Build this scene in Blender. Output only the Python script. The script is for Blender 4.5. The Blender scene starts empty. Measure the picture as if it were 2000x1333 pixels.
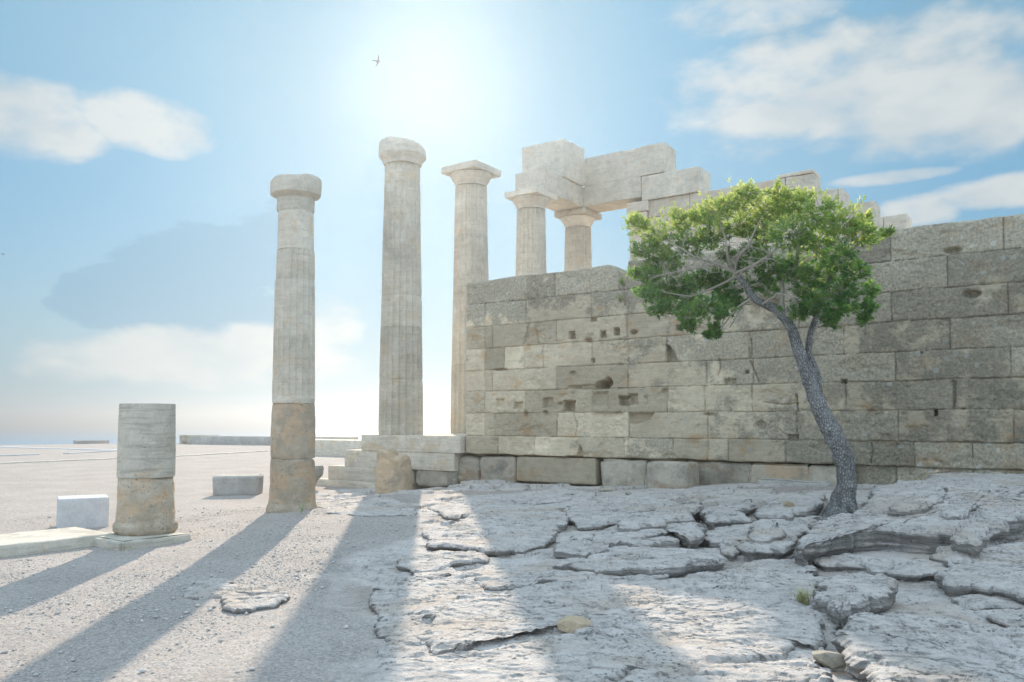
import bpy, math, random
import numpy as np
from mathutils import Vector
sc = bpy.context.scene
COL = sc.collection
R = math.radians
random.seed(7)
rng = np.random.default_rng(7)

# ------------------------------------------------------------------ camera
F_PX, YAW, PITCH, HOR, EYE = 1580.0, R(35), R(2.5), 823.0, 1.6
CY = HOR - F_PX * math.tan(PITCH)
cam_d = bpy.data.cameras.new("camera"); cam = bpy.data.objects.new("camera", cam_d); COL.objects.link(cam)
cam.location = (0, 0, EYE); cam.rotation_euler = (R(90) + PITCH, 0, YAW)
cam_d.sensor_width = 36; cam_d.lens = F_PX / 2000 * 36; cam_d.shift_y = (CY - 666.5) / 2000
cam_d.clip_start = 0.05; cam_d.clip_end = 40000
sc.camera = cam
FW = np.array([-math.sin(YAW) * math.cos(PITCH), math.cos(YAW) * math.cos(PITCH), math.sin(PITCH)])
RT = np.array([math.cos(YAW), math.sin(YAW), 0.0]); UP = np.cross(RT, FW)
def ray(x, y): return FW + (x - 1000) / F_PX * RT - (y - CY) / F_PX * UP
def at(x, y, X=None, Y=None, Z=None, D=None):
    """photo measurement -> place in the world, given one known coordinate"""
    r = ray(x, y)
    t = X / r[0] if X is not None else Y / r[1] if Y is not None else (Z - EYE) / r[2] if Z is not None else D
    return np.array([0, 0, EYE]) + t * r

# ------------------------------------------------------------------ light, sky, exposure
SUN_EL, SUN_AZ = R(24.0), R(-41.03)          # azimuth from +Y towards +X
S = Vector((math.sin(SUN_AZ) * math.cos(SUN_EL), math.cos(SUN_AZ) * math.cos(SUN_EL), math.sin(SUN_EL)))
sun_d = bpy.data.lights.new("sun", "SUN"); sun = bpy.data.objects.new("sun", sun_d); COL.objects.link(sun)
sun_d.energy = 2.5; sun_d.angle = R(0.6); sun_d.color = (1.0, 0.84, 0.68)
sun.rotation_euler = S.to_track_quat('Z', 'Y').to_euler()
sc.view_settings.view_transform = 'Standard'; sc.view_settings.look = 'None'
sc.view_settings.exposure = 1.4; sc.view_settings.gamma = 1.0
sc.cycles.use_denoising = True
sc.cycles.max_bounces = 6; sc.cycles.diffuse_bounces = 3; sc.cycles.transparent_max_bounces = 8
sc.cycles.volume_bounces = 0; sc.cycles.sample_clamp_indirect = 4.0

def nd(nt, typ, **kw):
    n = nt.nodes.new(typ)
    for k, v in kw.items():
        if k in ('inputs',):
            for kk, vv in v.items(): n.inputs[kk].default_value = vv
        else: setattr(n, k, v)
    return n
def mth(nt, op, a, b=None, c=None, clamp=False):
    n = nt.nodes.new('ShaderNodeMath'); n.operation = op; n.use_clamp = clamp
    for i, v in enumerate((a, b, c)):
        if v is None: continue
        if isinstance(v, (int, float)): n.inputs[i].default_value = v
        else: nt.links.new(v, n.inputs[i])
    return n.outputs[0]
def mixc(nt, fac, a, b, blend='MIX'):
    n = nt.nodes.new('ShaderNodeMix'); n.data_type = 'RGBA'; n.blend_type = blend; n.clamp_factor = True
    for sock, v in ((n.inputs[0], fac), (n.inputs[6], a), (n.inputs[7], b)):
        if isinstance(v, (int, float)): sock.default_value = v
        elif isinstance(v, tuple): sock.default_value = (*v, 1)
        else: nt.links.new(v, sock)
    return n.outputs[2]
def mrange(nt, v, a, b, c=0.0, d=1.0, smooth=True):
    n = nt.nodes.new('ShaderNodeMapRange'); n.interpolation_type = 'SMOOTHSTEP' if smooth else 'LINEAR'
    nt.links.new(v, n.inputs[0])
    for i, x in enumerate((a, b, c, d)): n.inputs[i + 1].default_value = x
    return n.outputs[0]

world = bpy.data.worlds.new("World"); sc.world = world; world.use_nodes = True
wt = world.node_tree; wt.nodes.clear(); WL = wt.links.new
sky = nd(wt, 'ShaderNodeTexSky'); sky.sky_type = 'NISHITA'; sky.sun_disc = False
sky.sun_elevation = SUN_EL; sky.sun_rotation = SUN_AZ; sky.altitude = 100
sky.air_density = 1.0; sky.dust_density = 1.0; sky.ozone_density = 3.0
SKY_K = 0.05
REAR_FILL = (0.38, 0.475, 0.58)
tc = nd(wt, 'ShaderNodeTexCoord'); sep = nd(wt, 'ShaderNodeSeparateXYZ'); WL(tc.outputs['Generated'], sep.inputs[0])
az = mth(wt, 'ARCTAN2', sep.outputs[0], sep.outputs[1]); el = mth(wt, 'ARCSINE', sep.outputs[2])
comb = nd(wt, 'ShaderNodeCombineXYZ'); WL(az, comb.inputs[0]); WL(mth(wt, 'MULTIPLY', el, 1.9), comb.inputs[1])
n1 = nd(wt, 'ShaderNodeTexNoise', inputs={'Scale': 8.0, 'Detail': 7.0, 'Roughness': 0.5, 'Distortion': 0.15}); WL(comb.outputs[0], n1.inputs['Vector'])
n2 = nd(wt, 'ShaderNodeTexNoise', inputs={'Scale': 2.2, 'Detail': 4.0, 'Roughness': 0.5}); WL(comb.outputs[0], n2.inputs['Vector'])
def azel(x, y):
    r = ray(x, y); r = r / np.linalg.norm(r)
    return math.atan2(r[0], r[1]), math.asin(r[2])
def blob(x, y, w, h, s):
    a, e = azel(x, y); ra, re = w / F_PX, h / F_PX
    u = mth(wt, 'MULTIPLY', mth(wt, 'SUBTRACT', az, a), 1 / ra); v = mth(wt, 'MULTIPLY', mth(wt, 'SUBTRACT', el, e), 1 / re)
    d = mth(wt, 'ADD', mth(wt, 'MULTIPLY', u, u), mth(wt, 'MULTIPLY', v, v))
    return mth(wt, 'MULTIPLY', mrange(wt, d, 0.0, 1.6, 1, 0), s)
def total(bs):
    t = bs[0]
    for b in bs[1:]: t = mth(wt, 'MAXIMUM', t, b)
    return t
nz = mth(wt, 'MULTIPLY', mth(wt, 'SUBTRACT', n1.outputs[0], 0.5), 2.0)
def cloud(bs, lo, hi, k=0.9, gate=0.05):
    t = total(bs)
    return mrange(wt, mth(wt, 'ADD', t, mth(wt, 'MULTIPLY', mth(wt, 'MULTIPLY', nz, k), mrange(wt, t, 0, 0.3))), lo, hi)
n3 = nd(wt, 'ShaderNodeTexNoise', inputs={'Scale': 22.0, 'Detail': 5.0, 'Roughness': 0.55}); WL(comb.outputs[0], n3.inputs['Vector'])
nz = mth(wt, 'ADD', nz, mth(wt, 'MULTIPLY', mth(wt, 'SUBTRACT', n3.outputs[0], 0.5), 1.3))
white = cloud([blob(20, 225, 150, 75, 1), blob(110, 260, 90, 40, 1), blob(260, 235, 120, 50, .85), blob(340, 255, 90, 50, .8), blob(380, 700, 230, 62, 1), blob(300, 690, 110, 50, .9), blob(490, 690, 110, 60, 1), blob(170, 700, 130, 50, .7),
               blob(640, 630, 80, 75, .75), blob(600, 700, 120, 60, .8), blob(1700, 150, 420, 110, .8), blob(1640, 205, 300, 60, 1), blob(1900, 205, 280, 90, 1), blob(1480, 25, 230, 45, .6), blob(1470, 275, 110, 45, .55), blob(1740, 347, 110, 15, .8),
               blob(2010, 370, 170, 32, 1), blob(1800, 412, 80, 32, .9), blob(1850, 470, 260, 45, .5)], 0.26, 0.95, 0.65)
dark = cloud([blob(160, 605, 70, 45, 1), blob(240, 570, 95, 65, 1), blob(320, 545, 120, 90, 1), blob(420, 520, 130, 110, .95), blob(510, 480, 110, 110, .8), blob(400, 610, 180, 60, 1), blob(1880, 50, 260, 80, .9), blob(1650, 50, 200, 45, .6)], 0.36, 0.60, 0.95)
veil = mrange(wt, n2.outputs[0], 0.35, 0.75, 0.0, 0.30)
# angle to the sun: bright thin cloud that the sun shines through
dt = nd(wt, 'ShaderNodeVectorMath', operation='DOT_PRODUCT'); WL(tc.outputs['Generated'], dt.inputs[0]); dt.inputs[1].default_value = S
ang = mth(wt, 'ARCCOSINE', mth(wt, 'MINIMUM', dt.outputs['Value'], 0.99999))
ang = mth(wt, 'MAXIMUM', mth(wt, 'ADD', ang, mth(wt, 'MULTIPLY', nz, 0.02)), 0.0)
sunmist = mrange(wt, ang, 0.04, 0.30, 0.5, 0.0)                        # thin mist round the sun
core = mth(wt, 'MULTIPLY', mrange(wt, ang, 0.0, 0.16, 1, 0), 0.07)
low = mrange(wt, el, 0.0, 0.24, 0.9, 0.0)
skc = nd(wt, 'ShaderNodeVectorMath', operation='SCALE'); WL(sky.outputs[0], skc.inputs[0]); skc.inputs['Scale'].default_value = SKY_K
skyc = mixc(wt, mrange(wt, ang, 0.10, 0.55, 0.93, 0.75), skc.outputs[0], (0.125, 0.27, 0.375))             # high thin haze over the blue
skyc = mixc(wt, veil, skyc, (0.27, 0.36, 0.40))
skyc = mixc(wt, low, skyc, mixc(wt, mrange(wt, ang, 0.30, 0.75), (0.28, 0.355, 0.375), (0.215, 0.285, 0.31)))
skyc = mixc(wt, mth(wt, 'MULTIPLY', dark, 0.72), skyc, (0.145, 0.25, 0.33))
skyc = mixc(wt, sunmist, skyc, (0.24, 0.305, 0.335))
fs_ = nd(wt, 'ShaderNodeVectorMath', operation='MULTIPLY'); WL(skyc, fs_.inputs[0]); fs_.inputs[1].default_value = (0.56, 0.65, 0.69); skyc = fs_.outputs[0]
skyc = mixc(wt, mth(wt, 'MULTIPLY', white, 0.85), skyc, mixc(wt, mrange(wt, n1.outputs[0], .35, .6), (0.225, 0.25, 0.26), (0.285, 0.295, 0.288)))
# unseen behind the camera and overhead: bright cloud added to lift wall and shade
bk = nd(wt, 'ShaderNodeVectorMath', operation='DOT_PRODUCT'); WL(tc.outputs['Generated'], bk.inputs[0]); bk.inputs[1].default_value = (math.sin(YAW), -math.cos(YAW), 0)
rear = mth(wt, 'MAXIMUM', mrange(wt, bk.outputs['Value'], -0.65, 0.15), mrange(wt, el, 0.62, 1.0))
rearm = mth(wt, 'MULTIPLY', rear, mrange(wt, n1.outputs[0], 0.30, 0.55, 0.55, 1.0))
skyc = mixc(wt, rearm, skyc, REAR_FILL)
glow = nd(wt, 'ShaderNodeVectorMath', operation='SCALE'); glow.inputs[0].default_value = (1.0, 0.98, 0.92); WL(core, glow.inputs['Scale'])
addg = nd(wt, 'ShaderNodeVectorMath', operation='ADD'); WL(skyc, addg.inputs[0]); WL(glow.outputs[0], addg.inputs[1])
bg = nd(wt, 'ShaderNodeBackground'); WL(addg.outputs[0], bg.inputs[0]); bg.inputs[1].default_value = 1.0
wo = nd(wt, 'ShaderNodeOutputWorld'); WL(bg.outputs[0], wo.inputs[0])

# ------------------------------------------------------------------ helpers
def hash2(ix, iy, s=0):
    h = (ix.astype(np.int64) * 374761393 + iy.astype(np.int64) * 668265263 + s * 974634777) & 0x7fffffff
    h = ((h ^ (h >> 13)) * 1274126177) & 0x7fffffff
    h = (h ^ (h >> 16)) & 0xffffff
    return h / float(0xffffff)
def vnoise(x, y, s=0):
    x = np.asarray(x, float); y = np.asarray(y, float)
    ix = np.floor(x); iy = np.floor(y); fx = x - ix; fy = y - iy
    fx = fx * fx * fx * (fx * (fx * 6 - 15) + 10); fy = fy * fy * fy * (fy * (fy * 6 - 15) + 10)
    a = hash2(ix, iy, s); b = hash2(ix + 1, iy, s); c = hash2(ix, iy + 1, s); d = hash2(ix + 1, iy + 1, s)
    return (a * (1 - fx) + b * fx) * (1 - fy) + (c * (1 - fx) + d * fx) * fy
def fbm(x, y, s=0, o=4, g=0.5):
    t = 0.0; a = 1.0; n = 0.0
    for i in range(o):
        c, sn = math.cos(0.6 * i), math.sin(0.6 * i); k = 2.03 ** i
        t = t + a * vnoise((x * c - y * sn) * k + 17.3 * i, (x * sn + y * c) * k, s + i * 7); n += a; a *= g
    return t / n
def fbm3(p, f, s=0, o=3):
    """cheap 3-d noise: mean of three planar ones"""
    return (fbm(p[:, 0] * f + 3.1, p[:, 1] * f, s, o) + fbm(p[:, 1] * f, p[:, 2] * f + 5.7, s + 31, o) + fbm(p[:, 2] * f + 1.3, p[:, 0] * f, s + 57, o)) / 3
def ss(a, b, x):
    t = np.clip((np.asarray(x, float) - a) / (b - a), 0, 1); return t * t * (3 - 2 * t)
def vor(x, y, s=0):
    """distance to nearest cell edge (F2-F1) and cell id"""
    ix = np.floor(x); iy = np.floor(y); f1 = np.full(np.shape(x), 9.0); f2 = f1.copy(); cid = np.zeros(np.shape(x))
    for i in (-1, 0, 1):
        for j in (-1, 0, 1):
            cx = ix + i; cy = iy + j
            dx = cx + 0.1 + 0.8 * hash2(cx, cy, s) - x; dy = cy + 0.1 + 0.8 * hash2(cx, cy, s + 5) - y
            d = np.sqrt(dx * dx + dy * dy); c = hash2(cx, cy, s + 9)
            n = d < f1
            f2 = np.where(n, f1, np.minimum(f2, d)); cid = np.where(n, c, cid); f1 = np.where(n, d, f1)
    return f2 - f1, cid
def polysd(x, y, P):
    """signed distance to polygon, positive inside"""
    x = np.asarray(x, float); y = np.asarray(y, float)
    d = np.full(x.shape, 1e9); ins = np.zeros(x.shape, bool); n = len(P)
    for i in range(n):
        ax, ay = P[i]; bx, by = P[(i + 1) % n]
        ex, ey = bx - ax, by - ay; wx, wy = x - ax, y - ay
        t = np.clip((wx * ex + wy * ey) / (ex * ex + ey * ey + 1e-12), 0, 1)
        d = np.minimum(d, (wx - ex * t) ** 2 + (wy - ey * t) ** 2)
        c = ((ay <= y) & (by > y)) | ((by <= y) & (ay > y))
        with np.errstate(divide='ignore', invalid='ignore'):
            xi = ax + (y - ay) / (by - ay if by != ay else 1e-9) * ex
        ins ^= c & (x < xi)
    d = np.sqrt(d)
    return np.where(ins, d, -d)

def mesh_obj(name, V, Fq, mat, parent=None, smooth=True, attrs=None, loc=None, tris=None, sharp=True):
    me = bpy.data.meshes.new(name)
    V = np.asarray(V, np.float32); 
    if loc is not None: V = V - np.asarray(loc, np.float32)
    Fq = np.asarray(Fq, np.int32) if Fq is not None and len(Fq) else np.zeros((0, 4), np.int32)
    T = np.asarray(tris, np.int32) if tris is not None and len(tris) else np.zeros((0, 3), np.int32)
    nq, nt_ = len(Fq), len(T)
    me.vertices.add(len(V)); me.vertices.foreach_set('co', V.ravel())
    me.loops.add(nq * 4 + nt_ * 3); me.loops.foreach_set('vertex_index', np.concatenate([Fq.ravel(), T.ravel()]))
    me.polygons.add(nq + nt_)
    me.polygons.foreach_set('loop_start', np.concatenate([np.arange(nq) * 4, nq * 4 + np.arange(nt_) * 3]).astype(np.int32))
    me.update(calc_edges=True)
    if smooth: me.polygons.foreach_set('use_smooth', np.ones(nq + nt_, bool))
    for k, a in (attrs or {}).items():
        at_ = me.attributes.new(k, 'FLOAT', 'POINT'); at_.data.foreach_set('value', np.asarray(a, np.float32).ravel())
    me.materials.append(mat); me.validate()
    if smooth and nq + nt_ < 200000 and sharp: me.set_sharp_from_angle(angle=R(38))
    o = bpy.data.objects.new(name, me); COL.objects.link(o)
    if loc is not None: o.location = loc
    if parent is not None:
        o.parent = parent
        if loc is None: pass
        o.matrix_parent_inverse = parent.matrix_basis.inverted()
    return o
def tag(o, label=None, cat=None, group=None, kind=None):
    if label: o['label'] = label
    if cat: o['category'] = cat
    if group: o['group'] = group
    if kind: o['kind'] = kind
    elif label: o['kind'] = 'thing'
    return o
def empty(name, loc, label, cat, group=None):
    o = bpy.data.objects.new(name, None); COL.objects.link(o); o.location = loc; o.empty_display_size = 0.3
    return tag(o, label, cat, group)
def gridfaces(nu, nv, off=0, wrap=False):
    i = np.arange(nu if wrap else nu - 1); j = np.arange(nv - 1)
    I, J = np.meshgrid(i, j, indexing='ij'); I2 = (I + 1) % nu
    return np.stack([I * nv + J, I2 * nv + J, I2 * nv + J + 1, I * nv + J + 1], -1).reshape(-1, 4) + off
def rough_box(cx, cy, cz, sx, sy, sz, rot=0.0, res=0.06, rad=0.03, amp=0.012, freq=3.0, seed=0, taper=0.0, chip=0.0, skew=(0, 0)):
    """a stone block: closed box, edges worn round, faces uneven; centre of its base at cx, cy, cz"""
    n = [max(2, int(round(s / res)) + 1) for s in (sx, sy, sz)]
    H0 = [sx / 2, sy / 2, sz / 2]
    def axis_pts(k, h):
        p = np.linspace(-1, 1, k); e = 1 - min(.4, rad / h); e2 = 1 - min(.2, rad * .4 / h)
        p = p[np.abs(p) < e - .02]; return np.concatenate([[-1, -e2, -e], p, [e, e2, 1]])
    Vs = []; Fs = []; off = 0
    for ax in range(3):
        for sg in (-1, 1):
            u, v = (ax + 1) % 3, (ax + 2) % 3
            a = axis_pts(n[u], H0[u]); b = axis_pts(n[v], H0[v]); A, B = np.meshgrid(a, b, indexing='ij')
            P = np.zeros((len(a), len(b), 3)); P[..., ax] = sg; P[..., u] = A; P[..., v] = B
            f = gridfaces(len(a), len(b), off)
            if sg < 0: f = f[:, ::-1]
            Vs.append(P.reshape(-1, 3)); Fs.append(f); off += len(a) * len(b)
    V = np.concatenate(Vs); Fq = np.concatenate(Fs)
    key = np.round(V * 1e5).astype(np.int64); _, idx, inv = np.unique(key, axis=0, return_index=True, return_inverse=True)
    V = V[idx]; Fq = inv.reshape(-1)[Fq]
    H = np.array([sx, sy, sz]) / 2; P = V * H
    rr = rad * (0.5 + 1.0 * fbm3(P + seed * 3.7, 2.5, seed, 2)); rr = rr[:, None]
    Q = np.clip(P, -H + rr, H - rr); D = P - Q; L = np.linalg.norm(D, axis=1, keepdims=True); P2 = Q + D / np.maximum(L, 1e-9) * np.minimum(rr, L)
    N = D / np.maximum(L, 1e-9)
    nn = (fbm3(P + seed * 1.9, freq, seed + 11, 4) - 0.5) * 2
    P2 = P2 + N * nn[:, None] * amp
    if chip > 0:
        edge = (np.sum(np.abs(V) > 0.93, axis=1) >= 2)
        c = np.maximum(0, fbm3(P + seed * 5.1, 1.8, seed + 40, 3) - 0.52) * chip * 8
        P2 = P2 - (P2 / (np.linalg.norm(P2, axis=1, keepdims=True) + 1e-6)) * (c * edge)[:, None]
    if taper: P2[:, :2] *= (1 - taper * (P2[:, 2:3] / sz + 0.5))
    P2[:, 0] += skew[0] * (P2[:, 2] + sz / 2); P2[:, 1] += skew[1] * (P2[:, 2] + sz / 2)
    c, s = math.cos(rot), math.sin(rot)
    x = P2[:, 0] * c - P2[:, 1] * s + cx; y = P2[:, 0] * s + P2[:, 1] * c + cy
    return np.stack([x, y, P2[:, 2] + sz / 2 + cz], 1), Fq
def merge(parts):
    V = []; Fq = []; off = 0
    for v, f in parts: V.append(v); Fq.append(f + off); off += len(v)
    return np.concatenate(V), np.concatenate(Fq)
def lathe(cx, cy, prof, n=64, flutes=0, depth=0.035, amp=0.006, freq=4.0, seed=0, rough_edge=0.0, top_fn=None, dz=0.03, fl_range=None, square=0.0):
    """stone drum: prof = [(z, r)...]; closed top and bottom; optional flutes"""
    zs = []; rs = []
    for (z0, r0), (z1, r1) in zip(prof[:-1], prof[1:]):
        k = max(1, int(math.ceil(abs(z1 - z0) / dz))) if abs(z1 - z0) > 1e-6 else 1
        for i in range(k): zs.append(z0 + (z1 - z0) * i / k); rs.append(r0 + (r1 - r0) * i / k)
    zs.append(prof[-1][0]); rs.append(prof[-1][1])
    zs = np.array(zs); rs = np.array(rs); zb, zt = zs[0], zs[-1]
    th = np.arange(n) / n * 2 * math.pi; T, Z = np.meshgrid(th, zs, indexing='ij'); Rr = np.broadcast_to(rs, T.shape).copy()
    nx = np.cos(T) * Rr; ny = np.sin(T) * Rr
    P = np.stack([nx + cx, ny + cy, Z], -1).reshape(-1, 3)
    nz_ = (fbm3(P + seed * 2.3, freq, seed, 4).reshape(T.shape) - 0.5) * 2
    er = np.maximum(0, fbm3(P + seed * 4.3, 2.2, seed + 3, 3).reshape(T.shape) - 0.5)
    if flutes:
        w = 1.0 if fl_range is None else ss(fl_range[0], fl_range[0] + 0.03, Z) * (1 - ss(fl_range[1] - 0.03, fl_range[1], Z))
        Rr = Rr - w * depth * np.sqrt(np.clip(1 - (2 * ((T * flutes / (2 * math.pi)) % 1.0) - 1) ** 2, 0, 1)) * (1 - 0.5 * ss(0.04, 0.12, er))
    Rr = Rr + amp * nz_
    if amp > .009:
        f2_ = fbm3(P + seed, 13, seed + 21, 4).reshape(T.shape); Rr = Rr + amp * 1.3 * (f2_ - .5) * 2 - 0.016 * ss(.56, .68, f2_)
    ed = np.exp(-np.minimum(np.abs(Z - zb), np.abs(Z - zt)) / 0.03)
    Rr = Rr - ed * (0.0025 + rough_edge * er * 3)
    if square: Rr = Rr * (1 + square * (1 / np.maximum(np.abs(np.cos(T)), np.abs(np.sin(T))) - 1))
    X = np.cos(T) * Rr + cx; Y = np.sin(T) * Rr + cy; Zz = Z.copy()
    if top_fn is not None:
        w = ss(zb + 0.3 * (zt - zb), zt, Z); Zz = Z + w * top_fn(X - cx, Y - cy)
    V = np.stack([X, Y, Zz], -1).reshape(-1, 3); nz2 = len(zs)
    Fq = [gridfaces(n, nz2, 0, True)]
    Vs = [V]; off = len(V)
    for j, flip in ((0, True), (nz2 - 1, False)):
        ring = np.stack([X[:, j], Y[:, j], Zz[:, j]], -1); prev = np.arange(n) * nz2 + j
        for k in (0.75, 0.45, 0.15):
            c = np.array([cx, cy, ring[:, 2].mean()]); r2 = c + (ring - c) * k
            if top_fn is not None and j: r2[:, 2] = zt + top_fn(r2[:, 0] - cx, r2[:, 1] - cy)
            Vs.append(r2); cur = off + np.arange(n); off += n
            q = np.stack([prev, np.roll(prev, -1), np.roll(cur, -1), cur], -1)
            Fq.append(q if not flip else q[:, ::-1]); prev = cur
        Vs.append(np.array([[cx, cy, Vs[-1][:, 2].mean()]]))
        ci = off; off += 1
        q = np.stack([prev, np.roll(prev, -1), np.full(n, ci), np.full(n, ci)], -1)
        q = q[::2].copy(); q[:, 1] = np.roll(prev, -1)[::2]; q[:, 2] = np.roll(prev, -2)[::2]
        Fq.append(q if not flip else q[:, ::-1])
    return np.concatenate(Vs), np.concatenate(Fq)
def tube(pts, rads, n=8, seed=0, amp=0.0, dz=None):
    pts = np.array(pts, float); rads = np.array(rads, float)
    if dz:   # resample along a smooth curve
        L = np.concatenate([[0], np.cumsum(np.linalg.norm(np.diff(pts, axis=0), axis=1))]); k = max(3, int(L[-1] / dz))
        t = np.linspace(0, L[-1], k); P = np.stack([np.interp(t, L, pts[:, i]) for i in range(3)], 1); r = np.interp(t, L, rads)
        for _ in range(max(1, int(0.12 / dz))): P[1:-1] = 0.25 * P[:-2] + 0.5 * P[1:-1] + 0.25 * P[2:]
        pts, rads = P, r
    k = len(pts); tg = np.gradient(pts, axis=0); tg /= np.linalg.norm(tg, axis=1, keepdims=True) + 1e-9
    a = np.array([0.3, 0.9, 0.1]); u = np.cross(tg, a); u /= np.linalg.norm(u, axis=1, keepdims=True) + 1e-9; v = np.cross(tg, u)
    th = np.arange(n) / n * 2 * math.pi
    V = pts[:, None] + rads[:, None, None] * (np.cos(th)[None, :, None] * u[:, None] + np.sin(th)[None, :, None] * v[:, None])
    if amp:
        Q = V.reshape(-1, 3); c = np.repeat(pts, n, 0); d = Q - c
        q2 = Q * np.array([1, 1, 0.45])
        m = (fbm3(q2 + seed, 22, seed, 3) - 0.5) * 2 * amp + (fbm3(Q + seed, 6, seed + 2, 2) - 0.5) * 2 * amp
        V = (c + d * (1 + m)[:, None]).reshape(k, n, 3)
    i = np.arange(k - 1); j = np.arange(n); I, J = np.meshgrid(i, j, indexing='ij'); J2 = (J + 1) % n
    Fq = np.stack([I * n + J, I * n + J2, (I + 1) * n + J2, (I + 1) * n + J], -1).reshape(-1, 4)
    V = V.reshape(-1, 3); tip = np.concatenate([V, pts[-1:]]); ti = len(V); e = (k - 1) * n
    cap = np.array([[e + q, e + (q + 1) % n, e + (q + 2) % n, ti] for q in range(0, n, 2)])
    return tip, np.concatenate([Fq, cap])

# ------------------------------------------------------------------ materials
def new_mat(name):
    m = bpy.data.materials.new(name); m.use_nodes = True; nt = m.node_tree; nt.nodes.clear()
    out = nt.nodes.new('ShaderNodeOutputMaterial'); b = nt.nodes.new('ShaderNodeBsdfPrincipled'); nt.links.new(b.outputs[0], out.inputs[0])
    b.inputs['Roughness'].default_value = 0.9; b.inputs['Specular IOR Level'].default_value = 0.15
    return m, nt, b
def noise(nt, vec, scale, detail=4.0, rough=0.55, dist=0.0):
    n = nd(nt, 'ShaderNodeTexNoise', inputs={'Scale': scale, 'Detail': detail, 'Roughness': rough, 'Distortion': dist}); nt.links.new(vec, n.inputs['Vector']); return n.outputs[0]
def scaled(nt, vec, s):
    n = nd(nt, 'ShaderNodeVectorMath', operation='MULTIPLY'); nt.links.new(vec, n.inputs[0]); n.inputs[1].default_value = s; return n.outputs[0]
def bump(nt, b, h, strength, dist=0.02):
    n = nd(nt, 'ShaderNodeBump'); n.inputs['Strength'].default_value = strength; n.inputs['Distance'].default_value = dist
    nt.links.new(h, n.inputs['Height']); nt.links.new(n.outputs[0], b.inputs['Normal'])
def stone_mat(name, c1, c2, warm=None, stain=None, pits=0.4, bed=0.25, bmp=0.5, fine=22.0, lichen=0.0, tone=0.0, stain_lo=0.5, stain_hi=0.7, dark_attr=False, warm_lo=0.52):
    m, nt, b = new_mat(name); g = nd(nt, 'ShaderNodeNewGeometry'); P = g.outputs['Position']
    big = noise(nt, P, 1.3, 5, 0.6); med = noise(nt, P, 7.0, 5, 0.65); fin = noise(nt, P, fine * 2, 4, 0.7)
    bedn = noise(nt, scaled(nt, P, (1.2, 1.2, 14.0)), 1.6, 5, 0.6, 0.6)
    c = mixc(nt, mrange(nt, big, 0.35, 0.65), c1, c2)
    if warm: c = mixc(nt, mrange(nt, noise(nt, scaled(nt, P, (1, 1, 1.6)), 2.1, 5, 0.6), warm_lo, warm_lo + 0.14, 0, 0.85), c, warm)
    c = mixc(nt, mth(nt, 'MULTIPLY', mrange(nt, bedn, 0.45, 0.7), bed), c, tuple(v * 0.62 for v in c1))
    f = mrange(nt, med, 0.25, 0.75, 0.86, 1.12, False); f2 = mrange(nt, fin, 0.2, 0.8, 0.84, 1.14, False)
    sc_ = nd(nt, 'ShaderNodeVectorMath', operation='SCALE'); nt.links.new(c, sc_.inputs[0]); nt.links.new(mth(nt, 'MULTIPLY', f, f2), sc_.inputs['Scale']); c = sc_.outputs[0]
    if stain:
        sm = mrange(nt, noise(nt, P, 1.9, 6, 0.68), stain_lo, stain_hi)
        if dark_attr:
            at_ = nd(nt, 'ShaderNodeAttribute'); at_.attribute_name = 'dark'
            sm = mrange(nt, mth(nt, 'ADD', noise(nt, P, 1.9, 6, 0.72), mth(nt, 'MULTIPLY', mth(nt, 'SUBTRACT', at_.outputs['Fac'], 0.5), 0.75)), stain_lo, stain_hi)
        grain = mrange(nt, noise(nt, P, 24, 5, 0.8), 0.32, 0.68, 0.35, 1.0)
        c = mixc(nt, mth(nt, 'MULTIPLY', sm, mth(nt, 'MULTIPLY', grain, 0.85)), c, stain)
    v = nd(nt, 'ShaderNodeTexVoronoi'); v.inputs['Scale'].default_value = fine; nt.links.new(P, v.inputs['Vector'])
    pm = mth(nt, 'MULTIPLY', mrange(nt, v.outputs['Distance'], 0.10, 0.24, 1, 0), mrange(nt, noise(nt, P, 3.3, 3), 0.46, 0.62))
    c = mixc(nt, mth(nt, 'MULTIPLY', pm, pits), c, tuple(k * 0.35 for k in c1))
    if lichen > 0:
        v2 = nd(nt, 'ShaderNodeTexVoronoi'); v2.inputs['Scale'].default_value = 7.5
        wv = nd(nt, 'ShaderNodeVectorMath', operation='ADD'); nt.links.new(P, wv.inputs[0])
        wn = nd(nt, 'ShaderNodeTexNoise', inputs={'Scale': 14.0, 'Detail': 3.0}); nt.links.new(P, wn.inputs['Vector'])
        nt.links.new(scaled(nt, wn.outputs['Color'], (0.09, 0.09, 0.09)), wv.inputs[1]); nt.links.new(wv.outputs[0], v2.inputs['Vector'])
        sepc = nd(nt, 'ShaderNodeSeparateColor'); nt.links.new(v2.outputs['Color'], sepc.inputs[0])
        rad = mrange(nt, sepc.outputs[0], 0.55, 1.0, 0.0, 0.36, False)
        lm = mth(nt, 'MULTIPLY', mth(nt, 'LESS_THAN', v2.outputs['Distance'], rad), mrange(nt, noise(nt, P, 0.9, 4), 0.45, 0.6))
        c = mixc(nt, mth(nt, 'MULTIPLY', lm, lichen), c, (0.50, 0.49, 0.43))
    if tone:
        at2 = nd(nt, 'ShaderNodeAttribute'); at2.attribute_name = 'tone'
        s3 = nd(nt, 'ShaderNodeVectorMath', operation='SCALE'); nt.links.new(c, s3.inputs[0]); nt.links.new(mrange(nt, at2.outputs['Fac'], 0, 1, 1 - tone, 1 + tone, False), s3.inputs['Scale']); c = s3.outputs[0]
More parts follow.
